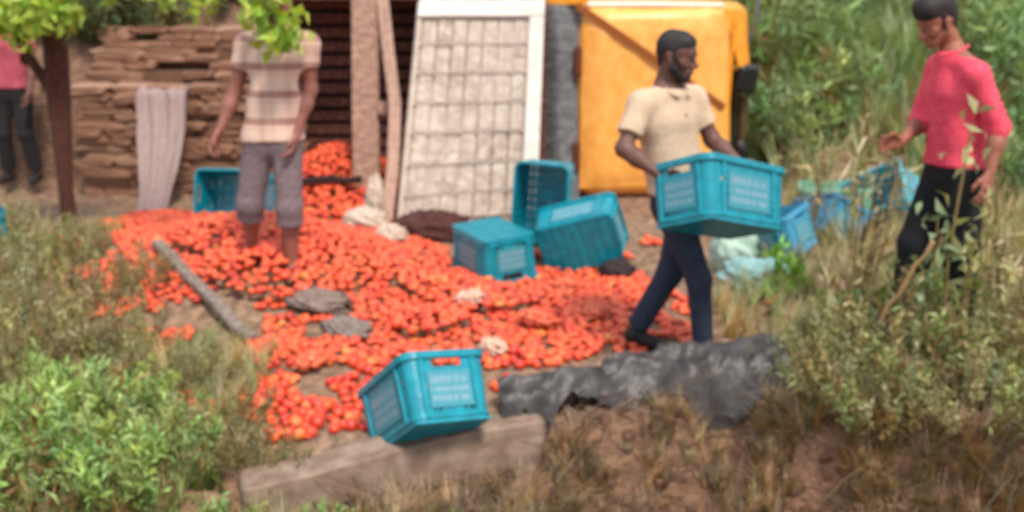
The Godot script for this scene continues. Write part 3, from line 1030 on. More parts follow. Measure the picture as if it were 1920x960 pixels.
func build_litter() -> void:
	var pulp := mat(Color(0.8, 0.3, 0.17), Color(0.92, 0.5, 0.36), 0.3, 6.0, 0.5)
	var pale := mat(Color(0.78, 0.6, 0.52), Color(0.88, 0.74, 0.66), 0.6, 6.0, 0.4)
	var where := [[-0.55, -5.75, "beside the grey crumpled rag"], [-0.25, -6.0, "left of the middle of the wide spill"], [0.15, -5.6, "in the middle of the wide spill"], [0.5, -5.85, "left of the walking man's rear foot"], [-0.1, -5.25, "behind the foreground crate's upper end"], [-1.7, -6.4, "just below the checked shirt man's feet"], [-2.1, -6.9, "left of the checked shirt man"], [-0.8, -6.7, "between the paper scrap and the wide spill"], [-1.05, -5.1, "left of the foreground crate"], [0.35, -6.4, "below the crate heap"]]
	for i in where.size():
		var s: Array = where[i]
		var c := obj("crushed_tomato", crumple(60 + i, 0.055 + 0.02 * (i % 3), 0.03, 0.045 + 0.015 * (i % 2), 1.0), pale if i % 3 == 1 else pulp)
		c.position = on_ground(s[0], s[1], 0.045 + (0.05 if i in [1, 2] else 0.0))
		c.rotation.y = i * 1.3
		tag(c, "patch of %s crushed tomato %s" % ["pale" if i % 3 == 1 else "orange", s[2]], "tomato pulp", "crushed patches in the spill")
	var greywood := mat(Color(0.4, 0.35, 0.32), Color(0.56, 0.5, 0.46), 0.9, 3.0, 0.6)
	tag(obj("plank", plank(on_ground(-2.36, -6.6, 0.07), on_ground(-1.45, -5.38, 0.03), 0.075, 0.05), greywood), "weathered grey plank lying slantwise along the front of the tomato mound", "plank")
	tag(obj("pole", plank(Vector3(-2.0, 0.3, -8.62), Vector3(-1.28, 0.32, -8.56), 0.05, 0.06), flat(Color(0.15, 0.08, 0.08), 0.7)), "short dark pole lying across the tomatoes inside the lorry bed", "pole")
	var sack := mat(Color(0.66, 0.58, 0.52), Color(0.82, 0.75, 0.69), 0.85, 4.0, 0.5)
	var o := obj("paper_sack", crumple(3, 0.15, 0.09, 0.13, 0.5), sack)
	o.position = on_ground(-1.18, -8.0, 0.07)
	tag(o, "crumpled pale paper sack on the tomatoes before the lorry posts", "sack")
	o = obj("torn_paper", crumple(8, 0.07, 0.16, 0.06, 0.6), sack)
	o.position = on_ground(-1.12, -8.25, 0.2)
	tag(o, "torn strip of pale paper standing up behind the crumpled sack", "paper")
	o = obj("torn_paper", crumple(9, 0.1, 0.07, 0.07, 0.6), sack)
	o.position = on_ground(-0.9, -7.4, 0.06)
	tag(o, "scrap of pale paper below the foot of the bent lorry post", "paper")
	var cloth := mat(Color(0.42, 0.35, 0.32), Color(0.55, 0.48, 0.44), 0.9, 3.0, 0.4)
	o = obj("rag", crumple(11, 0.2, 0.05, 0.12, 0.6), cloth)
	o.position = on_ground(-1.2, -5.95, 0.04)
	o.rotation.y = -0.6
	tag(o, "dull grey brown rag at the feet of the man in the checked shirt", "rag")
	o = obj("rag", crumple(14, 0.16, 0.045, 0.1, 0.6), greywood)
	o.position = on_ground(-0.95, -5.6, 0.03)
	o.rotation.y = -0.9
	tag(o, "grey crumpled rag among the tomatoes behind the foreground crate", "rag")
	var film := flat(Color(0.66, 0.76, 0.7), 0.35)
	o = obj("plastic_bag", crumple(21, 0.13, 0.17, 0.12, 0.55), film)
	o.position = on_ground(1.55, -6.9, 0.15)
	tag(o, "pale green crumpled plastic bag behind the walking man's front leg", "bag")
	o = obj("plastic_bag", crumple(22, 0.2, 0.1, 0.14, 0.5), flat(Color(0.5, 0.66, 0.66), 0.4))
	o.position = on_ground(1.62, -6.55, 0.08)
	tag(o, "flattened greenish plastic bag lying in front of the blue crate", "bag")
	o = obj("dark_bundle", crumple(31, 0.11, 0.07, 0.08, 0.4), flat(Color(0.16, 0.1, 0.1), 0.8))
	o.position = on_ground(0.72, -6.75, 0.05)
	tag(o, "small dark bundle under the right end of the crate heap", "bundle")
	o = obj("truck_rubble", crumple(33, 0.26, 0.12, 0.12, 0.6), mat(Color(0.22, 0.1, 0.09), Color(0.36, 0.2, 0.17), 0.9, 4.0, 0.6))
	o.position = on_ground(-0.62, -7.75, 0.06)
	tag(o, "dark red brown crushed heap under the lower edge of the white panel", "debris")
	# pale stick leaning in the bush
	tag(obj("stick", plank(Vector3(1.96, 0.26, -5.15), Vector3(2.12, 0.72, -5.0), 0.028, 0.022), mat(Color(0.66, 0.52, 0.34), Color(0.78, 0.64, 0.45), 0.8, 5.0)), "pale bare stick leaning out of the bush before the man in red", "stick")

func build_kerb() -> void:
	# rough slab along the break of the bank
	var mb := MB.new()
	var rings := []
	var n := 40
	for k in n + 1:
		var u := float(k) / n
		var x := lerpf(-1.16, 0.12, u)
		var z := lerpf(-3.95, -4.42, u)
		var d := Vector3(1.28, 0, -0.47).normalized()
		var s := Vector3(-d.z, 0, d.x)   # towards the camera
		var ring := PackedVector3Array()
		for q in rr_ring(0.2, 0.24, 0.01, 0.0, 3):
			var p := Vector3(x, lerpf(-0.17, -0.07, ss(0.0, 0.8, u)), z) + s * q.x + Vector3(0, q.y, 0)
			p += s * 0.012 * fine.get_noise_3d(p.x * 90.0, p.y * 120.0, p.z * 90.0) + Vector3(0, 0.01 * fine.get_noise_2d(p.x * 60.0, q.x * 200.0), 0)
			ring.append(p)
		rings.append(ring)
	mb.loft(rings)
	var o := obj("kerb_slab", mb.done(true), mat(Color(0.47, 0.38, 0.32), Color(0.6, 0.52, 0.46), 0.95, 0.8, 0.15, 0.03))
	tag(o, "rough earth stained concrete slab along the top of the bank", "kerb")
	# dark sheet along the rest of the edge, hanging over it at its right end
	var path := [[-0.06, -4.5, 0.13], [0.15, -4.58, 0.17], [0.4, -4.72, 0.17], [0.65, -4.86, 0.18], [0.82, -4.92, 0.25], [1.02, -4.95, 0.24], [1.2, -5.0, 0.24], [1.4, -5.06, 0.22]]
	var rows := []
	var w := 84
	var h := 26
	for j in h:
		var v := j / (h - 1.0)
		var row := []
		for i in w:
			var u := i / (w - 1.0) * (path.size() - 1.001)
			var a: Array = path[int(u)]
			var b: Array = path[int(u) + 1]
			var t := u - int(u)
			var x: float = lerpf(a[0], b[0], t)
			var z: float = lerpf(a[1], b[1], t)
			var hw: float = lerpf(a[2], b[2], t)
			var q := (0.5 - v) * 2.0
			var zz := z + q * hw + 0.06 * fine.get_noise_2d(x * 60.0, 7.0 + v * 40.0) * absf(q)
			var xx := x + q * hw * 0.12
			zz = minf(zz, edge_z(xx) + 0.05 + 0.09 * fine.get_noise_2d(x * 70.0, 40.0) + v * 0.02)
			var fold := 0.055 * (1.0 + sin(zz * 27.0 + x * 7.0 + 2.5 * nz.get_noise_2d(x * 50.0, zz * 60.0))) * (1.0 - ss(0.8, 1.05, x) * 0.8) + 0.02 * sin(x * 13.0 - zz * 9.0) * ss(0.2, 0.5, x) + 0.02 * absf(sin(x * 31.0 + zz * 37.0 + 3.0 * nz.get_noise_2d(x * 90.0, zz * 50.0)))
			var hump := (0.03 + 0.1 * ss(0.8, 1.1, x)) * (1.0 - q * q * 0.85)
			var y := hgt(xx, minf(zz, edge_z(xx) + 0.02)) + 0.012 + fold + hump
			if zz > edge_z(xx): y -= (zz - edge_z(xx)) * 1.2
			y = maxf(y, hgt(xx, minf(zz, edge_z(xx) - 0.02)) - 0.1)
			row.append(Vector3(xx, y + 0.007 * fine.get_noise_2d(xx * 160.0, zz * 160.0), zz))
		rows.append(row)
	mb = MB.new()
	mb.sheet(rows, 0.006)
	var tm := mat(Color(0.15, 0.135, 0.135), Color(0.3, 0.285, 0.285), 0.5, 0.9, 0.3)
	o = obj("tarpaulin", mb.done(), tm)
	tag(o, "crumpled dark grey tarpaulin dragged along the bank and hanging over its edge", "tarpaulin")

# ---------------------------------------------------------------- plants
func leaf(mb: MB, at: Vector3, dir: Vector3, side: Vector3, l: float, w: float, bend := 0.3) -> void:
	var up := side.cross(dir).normalized()
	var mid := at + dir * l * 0.5 + up * l * 0.08
	var tip := at + dir * l - up * l * bend
	var a := mb.vert(at, up)
	var b := mb.vert(mid + side * w * 0.5 + up * w * 0.15, up)
	var c := mb.vert(mid - side * w * 0.5 + up * w * 0.15, up)
	var d := mb.vert(tip, up)
	var e := mb.vert(mid, up)
	mb.ix.append_array([a, e, b, a, c, e, b, e, d, e, c, d])

func rdir(r: RandomNumberGenerator) -> Vector3:
	return Vector3(r.randfn(), r.randfn(), r.randfn()).normalized()

func green(r: RandomNumberGenerator, c: Color, vary := 0.35) -> Color:
	var k := 1.0 + r.randf_range(-vary, vary)
	return Color(c.r * k * r.randf_range(0.8, 1.25), c.g * k, c.b * k * r.randf_range(0.7, 1.2))

# leafy bush: [stem mesh, foliage mesh]
func bush(seed_: int, rad: float, height: float, stems: int, leaves: int, ll: float, lw: float, c: Color, dry := 0.1) -> Array:
	var r := RandomNumberGenerator.new()
	r.seed = seed_
	var st := MB.new()
	var fo := MB.new()
	for s in stems:
		var a := TAU * r.randf()
		var out := rad * sqrt(r.randf())
		var top := Vector3(cos(a) * out, height * r.randf_range(0.55, 1.0) * (1.0 - 0.35 * out / rad), sin(a) * out)
		var base := Vector3(cos(a), 0, sin(a)) * out * 0.25
		var pts := []
		for k in 5:
			var t := k / 4.0
			pts.append(base.lerp(top, t) + Vector3(cos(a), 0, sin(a)) * out * 0.18 * sin(t * PI) + rdir(r) * 0.02 * height * t)
		st.tube(pts, [minf(0.012 * height, 0.007) + 0.001, minf(0.009 * height, 0.006) + 0.001, minf(0.006 * height, 0.004) + 0.001, 0.004 * height + 0.001, 0.002], 5, false)
		var cc := green(r, c, 0.3)
		if r.randf() < dry: cc = green(r, Color(0.26, 0.19, 0.09), 0.3)
		for l in leaves:
			var t := pow(r.randf(), 0.6)
			var k := mini(int(t * 4.0), 3)
			var p: Vector3 = pts[k].lerp(pts[k + 1], t * 4.0 - k)
			var d: Vector3 = (rdir(r) + Vector3(0, 0.35, 0) + (pts[k + 1] - pts[k]).normalized() * 0.5).normalized()
			var twig := rdir(r) * height * 0.09 * r.randf()
			fo.col = cc * r.randf_range(0.75, 1.3)
			leaf(fo, p + twig, d, d.cross(rdir(r)).normalized(), ll * r.randf_range(0.6, 1.25), lw * r.randf_range(0.7, 1.2))
	return [st.done(true), fo.done()]

var M := {}
func plant(n: String, parts: Array, label: String, category: String, at: Vector3, turn: float, scale := 1.0, group := "") -> Node3D:
	var o := thing(n, label, category, at, group)
	o.rotation.y = turn
	o.scale = Vector3.ONE * scale
	obj("stem", parts[0], M.stem, o).set_meta("kind", "stuff")
	obj("foliage", parts[1], M.leaf, o).set_meta("kind", "stuff")
	return o

func tuft(seed_: int, blades: int, l: float, w: float, spread: float) -> ArrayMesh:
	var r := RandomNumberGenerator.new()
	r.seed = seed_
	var mb := MB.new()
	for b in blades:
		var a := TAU * r.randf()
		var d := Vector3(cos(a), 0, sin(a))
		var s := Vector3(-d.z, 0, d.x)
		var len := l * r.randf_range(0.5, 1.1)
		var lean := spread * r.randf_range(0.2, 1.1)
		var at := d * 0.04 * r.randf() * l * 2.0
		mb.col = Color.WHITE * r.randf_range(0.75, 1.2)
		var prev := -1
		for k in 4:
			var t := k / 3.0
			var p := at + Vector3(0, len * (t - 0.35 * lean * t * t), 0) + d * len * lean * t * t
			var ww := w * (1.0 - t) * 0.5 + 0.0005
			var n := (Vector3.UP * 0.5 + d * -0.5).normalized()
			var i := mb.vert(p - s * ww, n)
			mb.vert(p + s * ww, n)
			if prev >= 0: mb.ix.append_array([prev, i, prev + 1, prev + 1, i, i + 1])
			prev = i
	return mb.done()

func scatter(n: String, label: String, mesh: Mesh, count: int, pick: Callable, cols: Array, category := "grass") -> void:
	var tr := []
	var cs := []
	var tries := 0
	while tr.size() < count and tries < count * 12:
		tries += 1
		var s: Array = pick.call()   # [x, z, scale] or empty
		if s.is_empty(): continue
		var at := on_ground(s[0], s[1], -0.01)
		var b := Basis.from_euler(Vector3(rg.randf_range(-0.2, 0.2), rg.randf() * TAU, rg.randf_range(-0.2, 0.2))).scaled(Vector3.ONE * s[2] * rg.randf_range(0.7, 1.25))
		tr.append(Transform3D(b, at))
		var c: Color = cols[rg.randi() % cols.size()]
		cs.append(green(rg, c, 0.25))
	var mm := MultiMesh.new()
	mm.transform_format = MultiMesh.TRANSFORM_3D
	mm.use_colors = true
	mm.mesh = mesh
	mm.instance_count = tr.size()
	for i in tr.size():
		mm.set_instance_transform(i, tr[i])
		mm.set_instance_color(i, cs[i])
	var o := MultiMeshInstance3D.new()
	o.name = numbered(n)
	o.multimesh = mm
	o.material_override = M.leaf
	add_child(o)
	tag(o, label, category, "", "stuff")

func build_plants() -> void:
	M.leaf = leaf_mat(0.8)
	M.stem = mat(Color(0.42, 0.34, 0.2), Color(0.54, 0.47, 0.3), 0.9, 8.0)
	rg.seed = 91
	var lush := Color(0.32, 0.46, 0.15)
	var olive := Color(0.32, 0.31, 0.165)
	# lush weeds in the near left corner
	var a := []
	for k in 4: a.append(bush(100 + k, 0.36, 0.5, 30, 34, 0.07, 0.02, lush, 0.06))
	var spots := [[-1.75, -3.35, 0.9], [-1.35, -3.25, 0.75], [-1.55, -3.75, 0.85], [-2.0, -3.95, 1.0], [-1.3, -3.62, 0.65], [-2.1, -3.45, 0.95], [-1.85, -4.35, 0.85], [-1.5, -4.15, 0.7], [-1.05, -3.3, 0.55], [-2.25, -4.5, 0.8]]
	var kinds := ["bright green weed plant in the near corner, nearest the kerb end", "broad leafy green weed low at the very bottom edge", "bright feathery weed before the left end of the concrete slab", "tall lush weed at the edge of the view under the olive bushes", "small fresh weed clump just left of the slab end", "dense light green weed in the bottom corner", "green weed below the stray tomatoes in the undergrowth", "light green weed standing between the slab and the stray tomatoes", "low green sprig below the front face of the slab", "lush weed at the border between green weeds and dull olive bushes"]
	for i in spots.size():
		var s: Array = spots[i]
		plant("weed_plant", a[i % 4], kinds[i], "weed", on_ground(s[0], s[1], -0.03), rg.randf() * TAU, s[2], "green weeds in the near corner")
	spots = [[-0.8, -3.66, 0.5], [-0.3, -3.8, 0.45], [0.25, -3.95, 0.3], [2.05, -3.75, 0.5], [1.75, -3.6, 0.35], [2.3, -4.1, 0.4]]
	kinds = ["small green weed under the middle of the concrete slab", "small green weed in the earth below the right end of the slab", "tiny green weed on the bare bank below the tarpaulin", "green weed at the foot of the bank in the lower right corner", "small pale weed just left of the lower right corner", "little weed in the bank face under the overhanging bush"]
	for i in spots.size():
		var s: Array = spots[i]
		plant("weed_plant", a[(i + 1) % 4], kinds[i], "weed", on_ground(s[0], s[1], -0.03), rg.randf() * TAU, s[2], "small weeds on the bank")
	# olive bushes at the left
	var b := []
	for k in 3: b.append(bush(200 + k, 0.42, 0.7, 34, 34, 0.055, 0.014, olive, 0.35))
	spots = [[-2.55, -5.0, 0.95], [-2.15, -5.25, 0.75], [-2.9, -5.7, 1.0], [-2.5, -5.9, 0.7], [-3.2, -6.5, 0.95], [-2.95, -6.85, 0.55], [-3.6, -7.2, 0.8], [-1.95, -5.0, 0.6], [-1.55, -4.75, 0.55], [-2.3, -6.15, 0.55], [-1.3, -4.45, 0.5], [-1.15, -4.2, 0.45], [-1.42, -4.05, 0.6], [-0.98, -4.12, 0.3]]
	kinds = ["dull olive bush above the lush weeds at the edge of the view", "olive scrub with dry twigs next to the stray tomatoes", "grey green bush in front of the tree trunk, rising highest", "thin olive bush below the front of the tomato mound", "olive bush at the foot of the tree", "low dry scrub between tree and tomato mound", "grass green scrub at the far left under the man in pink", "small soft bush between the stray tomatoes and the green weeds", "thin bush overlapping the tomatoes left of the foreground crate", "low bush at the upper end of the grey plank", "little olive bush behind the left end of the slab", "soft weed before the lowest tomatoes, left of the slab's crate", "pale olive bush between the green weeds and the slab", "tiny olive sprig on the back edge of the slab left of the crate"]
	for i in spots.size():
		var s: Array = spots[i]
		plant("olive_bush", b[i % 3], kinds[i], "bush", on_ground(s[0], s[1], -0.03), rg.randf() * TAU, s[2], "olive bushes on the left")
	# bushes on the right bank
	var c := []
	plant("weed_plant", a[2], "green weed hiding the left end of the concrete slab", "weed", on_ground(-1.2, -3.72, -0.03), 1.0, 0.6, "green weeds in the near corner")
	for k in 3: c.append(bush(300 + k, 0.42, 0.52, 36, 44, 0.048, 0.016, Color(0.33, 0.34, 0.17), 0.2))
	spots = [[1.58, -4.85, 0.85], [1.95, -4.78, 1.0], [2.3, -4.72, 1.0], [1.72, -5.15, 0.85], [2.12, -5.12, 1.3], [2.48, -5.02, 1.25], [1.78, -4.5, 0.8], [2.15, -4.42, 0.85], [2.45, -4.3, 0.8]]
	kinds = ["rounded grey green bush right of the hanging tarpaulin end", "dense olive bush on the brink of the bank below the pale stick", "olive bush hanging over the bank near the edge of the view", "low bush behind the tarpaulin end and before the plastic bags", "leafy bush round the foot of the pale stick", "bush hiding the shins of the man in the red shirt", "green bush hanging over the brink right of the dark hollow", "green bush on the brink in the middle of the right bank", "green bush on the brink at the right edge of the view"]
	for i in spots.size():
		var s: Array = spots[i]
		plant("bank_bush", c[i % 3], kinds[i], "bush", on_ground(s[0], s[1], -0.04), rg.randf() * TAU, s[2], "bushes along the right bank")
	# withered brush on the face of the bank
	var br := []
	for k in 3: br.append(bush(340 + k, 0.34, 0.42, 34, 22, 0.05, 0.01, Color(0.4, 0.28, 0.17), 0.4))
	spots = [[1.55, -4.3, 0.9], [1.95, -4.1, 1.0], [2.35, -3.95, 1.0], [1.15, -4.45, 0.7], [0.75, -4.35, 0.55], [1.35, -3.9, 0.8], [1.8, -3.7, 0.8], [0.45, -3.95, 0.6], [-0.1, -3.85, 0.5], [2.15, -3.55, 0.7], [-0.6, -3.72, 0.5], [0.95, -3.85, 0.6]]
	kinds = ["withered brown brush below the bush at the tarpaulin end", "tangled dry brush under the overhanging olive bush", "brown dry brush on the bank at the right edge of the view", "dry brush in the dark gap under the hanging tarpaulin end", "low dead brush below the middle of the tarpaulin", "dead brush low on the bank, right of the middle", "dry tangle near the lower right corner", "small dead tuft below the left end of the tarpaulin", "dead tuft under the right end of the slab", "dry brush in the lower right corner", "dry tuft at the foot of the slab's middle", "withered tuft low on the bare bank"]
	for i in spots.size():
		var s: Array = spots[i]
		plant("dry_brush", br[i % 3], kinds[i], "brush", on_ground(s[0], s[1], -0.03), rg.randf() * TAU, s[2], "withered brush on the bank")
	# broad leaved weeds among the crates on the right
	var d := []
	for k in 2: d.append(bush(400 + k, 0.2, 0.4, 9, 12, 0.11, 0.06, Color(0.2, 0.38, 0.07), 0.0))
	spots = [[1.72, -6.3, 0.75], [2.45, -5.75, 0.9], [1.95, -5.75, 0.7], [1.85, -6.7, 0.7], [2.15, -5.55, 0.85]]
	kinds = ["broad leaved bright green plant beside the single tomato on the right", "leafy green plant in front of the black trousers", "small broad leaved plant between the bush and the plastic bags", "fresh green leaves below the blue crate", "broad leaved plant at the man in red's far foot"]
	for i in spots.size():
		var s: Array = spots[i]
		plant("broadleaf_plant", d[i % 2], kinds[i], "plant", on_ground(s[0], s[1]), rg.randf() * TAU, s[2], "broad leaved weeds on the right")
	# tall thin plant before the red shirt, dry stalks on the right
	var e := bush(500, 0.16, 1.15, 6, 26, 0.08, 0.03, Color(0.28, 0.34, 0.16), 0.2)
	plant("tall_weed", e, "tall slender weed standing in front of the red shirt", "weed", on_ground(2.24, -5.0, -0.05), 0.4, 1.35)
	var st := []
	for k in 2: st.append(bush(520 + k, 0.3, 1.5, 7, 13, 0.15, 0.018, Color(0.5, 0.46, 0.26), 0.3))
	spots = [[2.1, -6.1, 1.05], [2.6, -7.6, 1.05], [2.2, -7.6, 0.8], [3.0, -6.1, 0.9], [2.75, -5.2, 0.85], [2.9, -4.9, 0.8], [2.62, -6.8, 0.7], [2.68, -4.7, 0.6], [2.5, -4.85, 0.75], [1.75, -5.3, 0.65]]
	kinds = ["tall dry stalk between the carried crate and the red shirt", "dry yellowish stalks before the faded green crate", "pale stalks just right of the carried crate", "dry stalks close behind the man in red", "straw coloured stalks at the right edge, beside the man in red", "dead stalk plant at the very edge of the view above the bank", "thin dry stalks left of the black trousers", "short straw stalks on the brink at the right edge", "pale stalks rising in front of the man in red's back leg", "pale thin stalks left of the stick"]
	for i in spots.size():
		var s: Array = spots[i]
		plant("dry_stalks", st[i % 2], kinds[i], "stalks", on_ground(s[0], s[1], -0.03), rg.randf() * TAU, s[2], "dry stalks on the right")
	# shrubs on the hillside
	var g := []
	for k in 3: g.append(bush(600 + k, 0.7, 1.2, 44, 46, 0.1, 0.04, Color(0.1, 0.14, 0.055), 0.1))
	spots = [[-4.3, -10.6, 0.8], [-3.75, -10.6, 0.9], [-3.2, -11.3, 0.85], [-2.35, -11.5, 0.85], [-2.7, -11.9, 0.7], [-1.8, -12.6, 0.8], [-4.9, -11.0, 1.0], [0.4, -12.8, 1.0], [1.6, -12.6, 0.9], [-0.6, -12.9, 0.9], [-5.6, -11.6, 1.0]]
	kinds = ["dark shrub on the hill above the tree trunk", "dark green shrub overhanging the left end of the stone wall", "dark shrub high on the earth slope above the hung cloth", "shrub on the hill just left of the lorry's top", "low dark shrub on the slope behind the checked shirt man", "shrub behind the upper edge of the slatted load bed", "dark shrub behind the man in pink", "shrub on the hill behind the white panel", "shrub on the hill behind the cab roof", "shrub on the hill behind the lorry posts", "shrub at the far left of the hill"]
	for i in spots.size():
		var s: Array = spots[i]
		plant("hill_shrub", g[i % 3], kinds[i], "shrub", on_ground(s[0], s[1], -0.05), rg.randf() * TAU, s[2], "dark shrubs on the hillside")
	var gg := []
	for k in 3: gg.append(bush(650 + k, 0.6, 1.1, 30, 26, 0.2, 0.035, Color(0.28, 0.4, 0.18), 0.1))
	spots = [[2.75, -9.9, 0.9], [3.2, -10.3, 0.9], [3.0, -10.9, 1.0], [4.75, -10.0, 0.9], [3.7, -11.4, 1.0], [4.9, -10.6, 1.1], [2.6, -11.8, 1.1], [4.6, -9.2, 0.7], [3.4, -12.0, 1.1], [4.4, -12.2, 1.1], [5.4, -11.6, 1.1]]
	kinds = ["green reedy shrub directly right of the lorry's mirror", "green shrub on the slope above the faded crate", "tall green shrub further up beside the cab", "green shrub behind the man in red's back", "green shrub on the hill left of the man in red's head", "green shrub at the right edge of the hill", "green shrub behind the cab's front corner", "small shrub right of the red shirt", "green shrub high on the hill in the middle of the slope", "green shrub high on the hill above the red shirt", "green shrub in the far upper corner"]
	for i in spots.size():
		var s: Array = spots[i]
		plant("reedy_shrub", gg[i % 3], kinds[i], "shrub", on_ground(s[0], s[1], -0.05), rg.randf() * TAU, s[2], "green shrubs on the right hillside")
	# grasses
	var t1 := tuft(1, 14, 0.26, 0.008, 0.7)
	var t2 := tuft(2, 16, 0.8, 0.02, 0.6)
	var straw := [Color(0.5, 0.38, 0.23), Color(0.4, 0.29, 0.17), Color(0.33, 0.3, 0.14), Color(0.4, 0.25, 0.16)]
	var greens := [Color(0.22, 0.29, 0.09), Color(0.29, 0.31, 0.13), Color(0.34, 0.33, 0.17)]
	scatter("dry_grass", "dry straw and withered grass over the earth bank in front", t1, 7000, func():
		var x := rg.randf_range(-1.3, 3.2)
		var z := edge_z(x) + rg.randf_range(0.08, 1.5)
		if x < 0.2 and z < edge_z(x) + 0.2: return []
		if nz.get_noise_2d(x * 90.0, z * 90.0) < -0.16: return []
		return [x, z, 0.65 + 0.3 * ss(0.5, 2.0, x)], [straw[0], straw[1], straw[3], Color(0.34, 0.22, 0.15), Color(0.4, 0.29, 0.2)])
	scatter("dry_grass", "withered grass growing between the bushes and the crates on the right", t1, 1700, func():
		var x := rg.randf_range(1.2, 5.0)
		var z := rg.randf_range(-9.2, -4.5)
		if x < 1.8 and z < -6.5: return []
		return [x, z, 1.0], [straw[0], straw[1], greens[1], greens[2]])
	scatter("weedy_grass", "green and straw grass around the weeds on the left", t1, 2400, func():
		var x := rg.randf_range(-4.6, -0.9)
		var z := rg.randf_range(-7.6, -2.9)
		if z < -5.3 and x > -2.9 - (z + 5.3) * 0.0 and x > -2.3 + (z + 5.3) * 0.55: return []
		if z < -4.5 and x > -1.25: return []
		if x > -1.2 and z < -4.0: return []
		return [x, z, 0.9], [greens[0], greens[1], straw[2], straw[0]])
	scatter("hill_grass", "tall green grass on the hillside right of the lorry", t2, 1500, func():
		var x := rg.randf_range(2.3, 6.5)
		var z := rg.randf_range(-14.0, -9.0)
		if z > -9.9 and rg.randf() > 0.35: return []
		return [x, z, 0.95], [Color(0.26, 0.38, 0.17), Color(0.32, 0.42, 0.22), Color(0.4, 0.45, 0.28), Color(0.36, 0.32, 0.17)])
	scatter("hill_grass", "sparse dry grass on the earth slope above the stone wall", t1, 260, func():
		var x := rg.randf_range(-6.0, 0.5)
		var z := rg.randf_range(-14.0, -9.9)
		return [x, z, 1.1], [straw[1], straw[3], greens[0]])
	scatter("fallen_twigs", "withered twigs and roots littering the bank", tuft(7, 6, 0.26, 0.009, 2.2), 1800, func():
		var x := rg.randf_range(-0.8, 3.2)
		return [x, edge_z(x) + rg.randf_range(0.0, 1.3), 0.9], [Color(0.2, 0.12, 0.08), Color(0.34, 0.25, 0.17)], "twigs")
	scatter("clods", "small clods and stones of the broken bank", rough_stone(3), 900, func():
		var x := rg.randf_range(-1.0, 3.2)
		return [x, edge_z(x) + rg.randf_range(-0.1, 1.2), rg.randf_range(0.015, 0.06)], [Color(0.24, 0.13, 0.08), Color(0.3, 0.19, 0.12)], "clods")

func build_tree() -> void:
	var t := thing("tree", "slim brown tree with bright green leaves left of the stone wall", "tree", on_ground(-3.48, -7.85, -0.05))
	var bark := mat(Color(0.24, 0.12, 0.09), Color(0.36, 0.21, 0.16), 0.95, 4.0, 0.9)
	var at := t.position
	var mb := MB.new()
	mb.tube([Vector3(0, 0, 0), Vector3(0.0, 0.4, 0), Vector3(0.02, 0.85, 0), Vector3(0.03, 1.15, 0), Vector3(0.05, 1.45, 0), Vector3(0.06, 1.8, 0.05), Vector3(0.1, 2.5, 0.2)], [0.065, 0.055, 0.075, 0.09, 0.09, 0.085, 0.06], 12)
	obj("trunk", mb.done(true), bark, t)
	var limbs := [
		[Vector3(0.02, 1.1, 0), Vector3(-0.12, 1.35, 0.02), Vector3(-0.25, 1.7, 0.1), Vector3(-0.35, 2.1, 0.2)],
		[Vector3(0.1, 2.4, 0.2), Vector3(0.7, 2.6, 0.6), Vector3(1.4, 2.55, 1.2), Vector3(2.0, 2.3, 1.8), Vector3(2.14, 1.72, 1.93)],
		[Vector3(0.08, 2.2, 0.15), Vector3(-0.1, 2.3, 0.8), Vector3(-0.2, 2.15, 1.2)],
	]
	for l in limbs:
		mb = MB.new()
		var rad := []
		for k in l.size(): rad.append(lerpf(0.05, 0.012, float(k) / (l.size() - 1)))
		mb.tube(l, rad, 8)
		obj("limb", mb.done(true), bark, t)
	# leaves hang in clusters along the outer limbs
	var r := RandomNumberGenerator.new()
	r.seed = 55
	mb = MB.new()
	var clusters := [[Vector3(0.0, 1.72, 0.35), 0.2, 170], [Vector3(0.2, 1.78, 0.25), 0.16, 150], [Vector3(-0.3, 1.8, 0.3), 0.25, 180], [Vector3(-0.1, 2.4, 0.4), 0.45, 110], [Vector3(0.4, 2.5, 0.4), 0.4, 80], [Vector3(1.0, 2.6, 0.9), 0.35, 80], [Vector3(2.05, 1.8, 1.86), 0.1, 34], [Vector3(2.13, 1.68, 1.94), 0.08, 28], [Vector3(2.22, 1.74, 1.9), 0.1, 38], [Vector3(2.08, 1.87, 1.9), 0.12, 26], [Vector3(1.5, 2.5, 1.4), 0.3, 90], [Vector3(0.72, 1.98, 0.6), 0.14, 50], [Vector3(1.15, 1.96, 0.9), 0.15, 50], [Vector3(1.55, 1.9, 1.3), 0.13, 44]]
	for c in clusters:
		for k in c[2]:
			var p: Vector3 = c[0] + rdir(r) * c[1] * pow(r.randf(), 0.45)
			var d := (rdir(r) + Vector3(0, -0.5, 0.1)).normalized()
			mb.col = green(r, Color(0.4, 0.55, 0.09), 0.25)
			leaf(mb, p, d, d.cross(rdir(r)).normalized(), r.randf_range(0.08, 0.14), r.randf_range(0.045, 0.07))
	var cr := obj("crown", mb.done(), M.leaf, t)
	cr.set_meta("kind", "stuff")

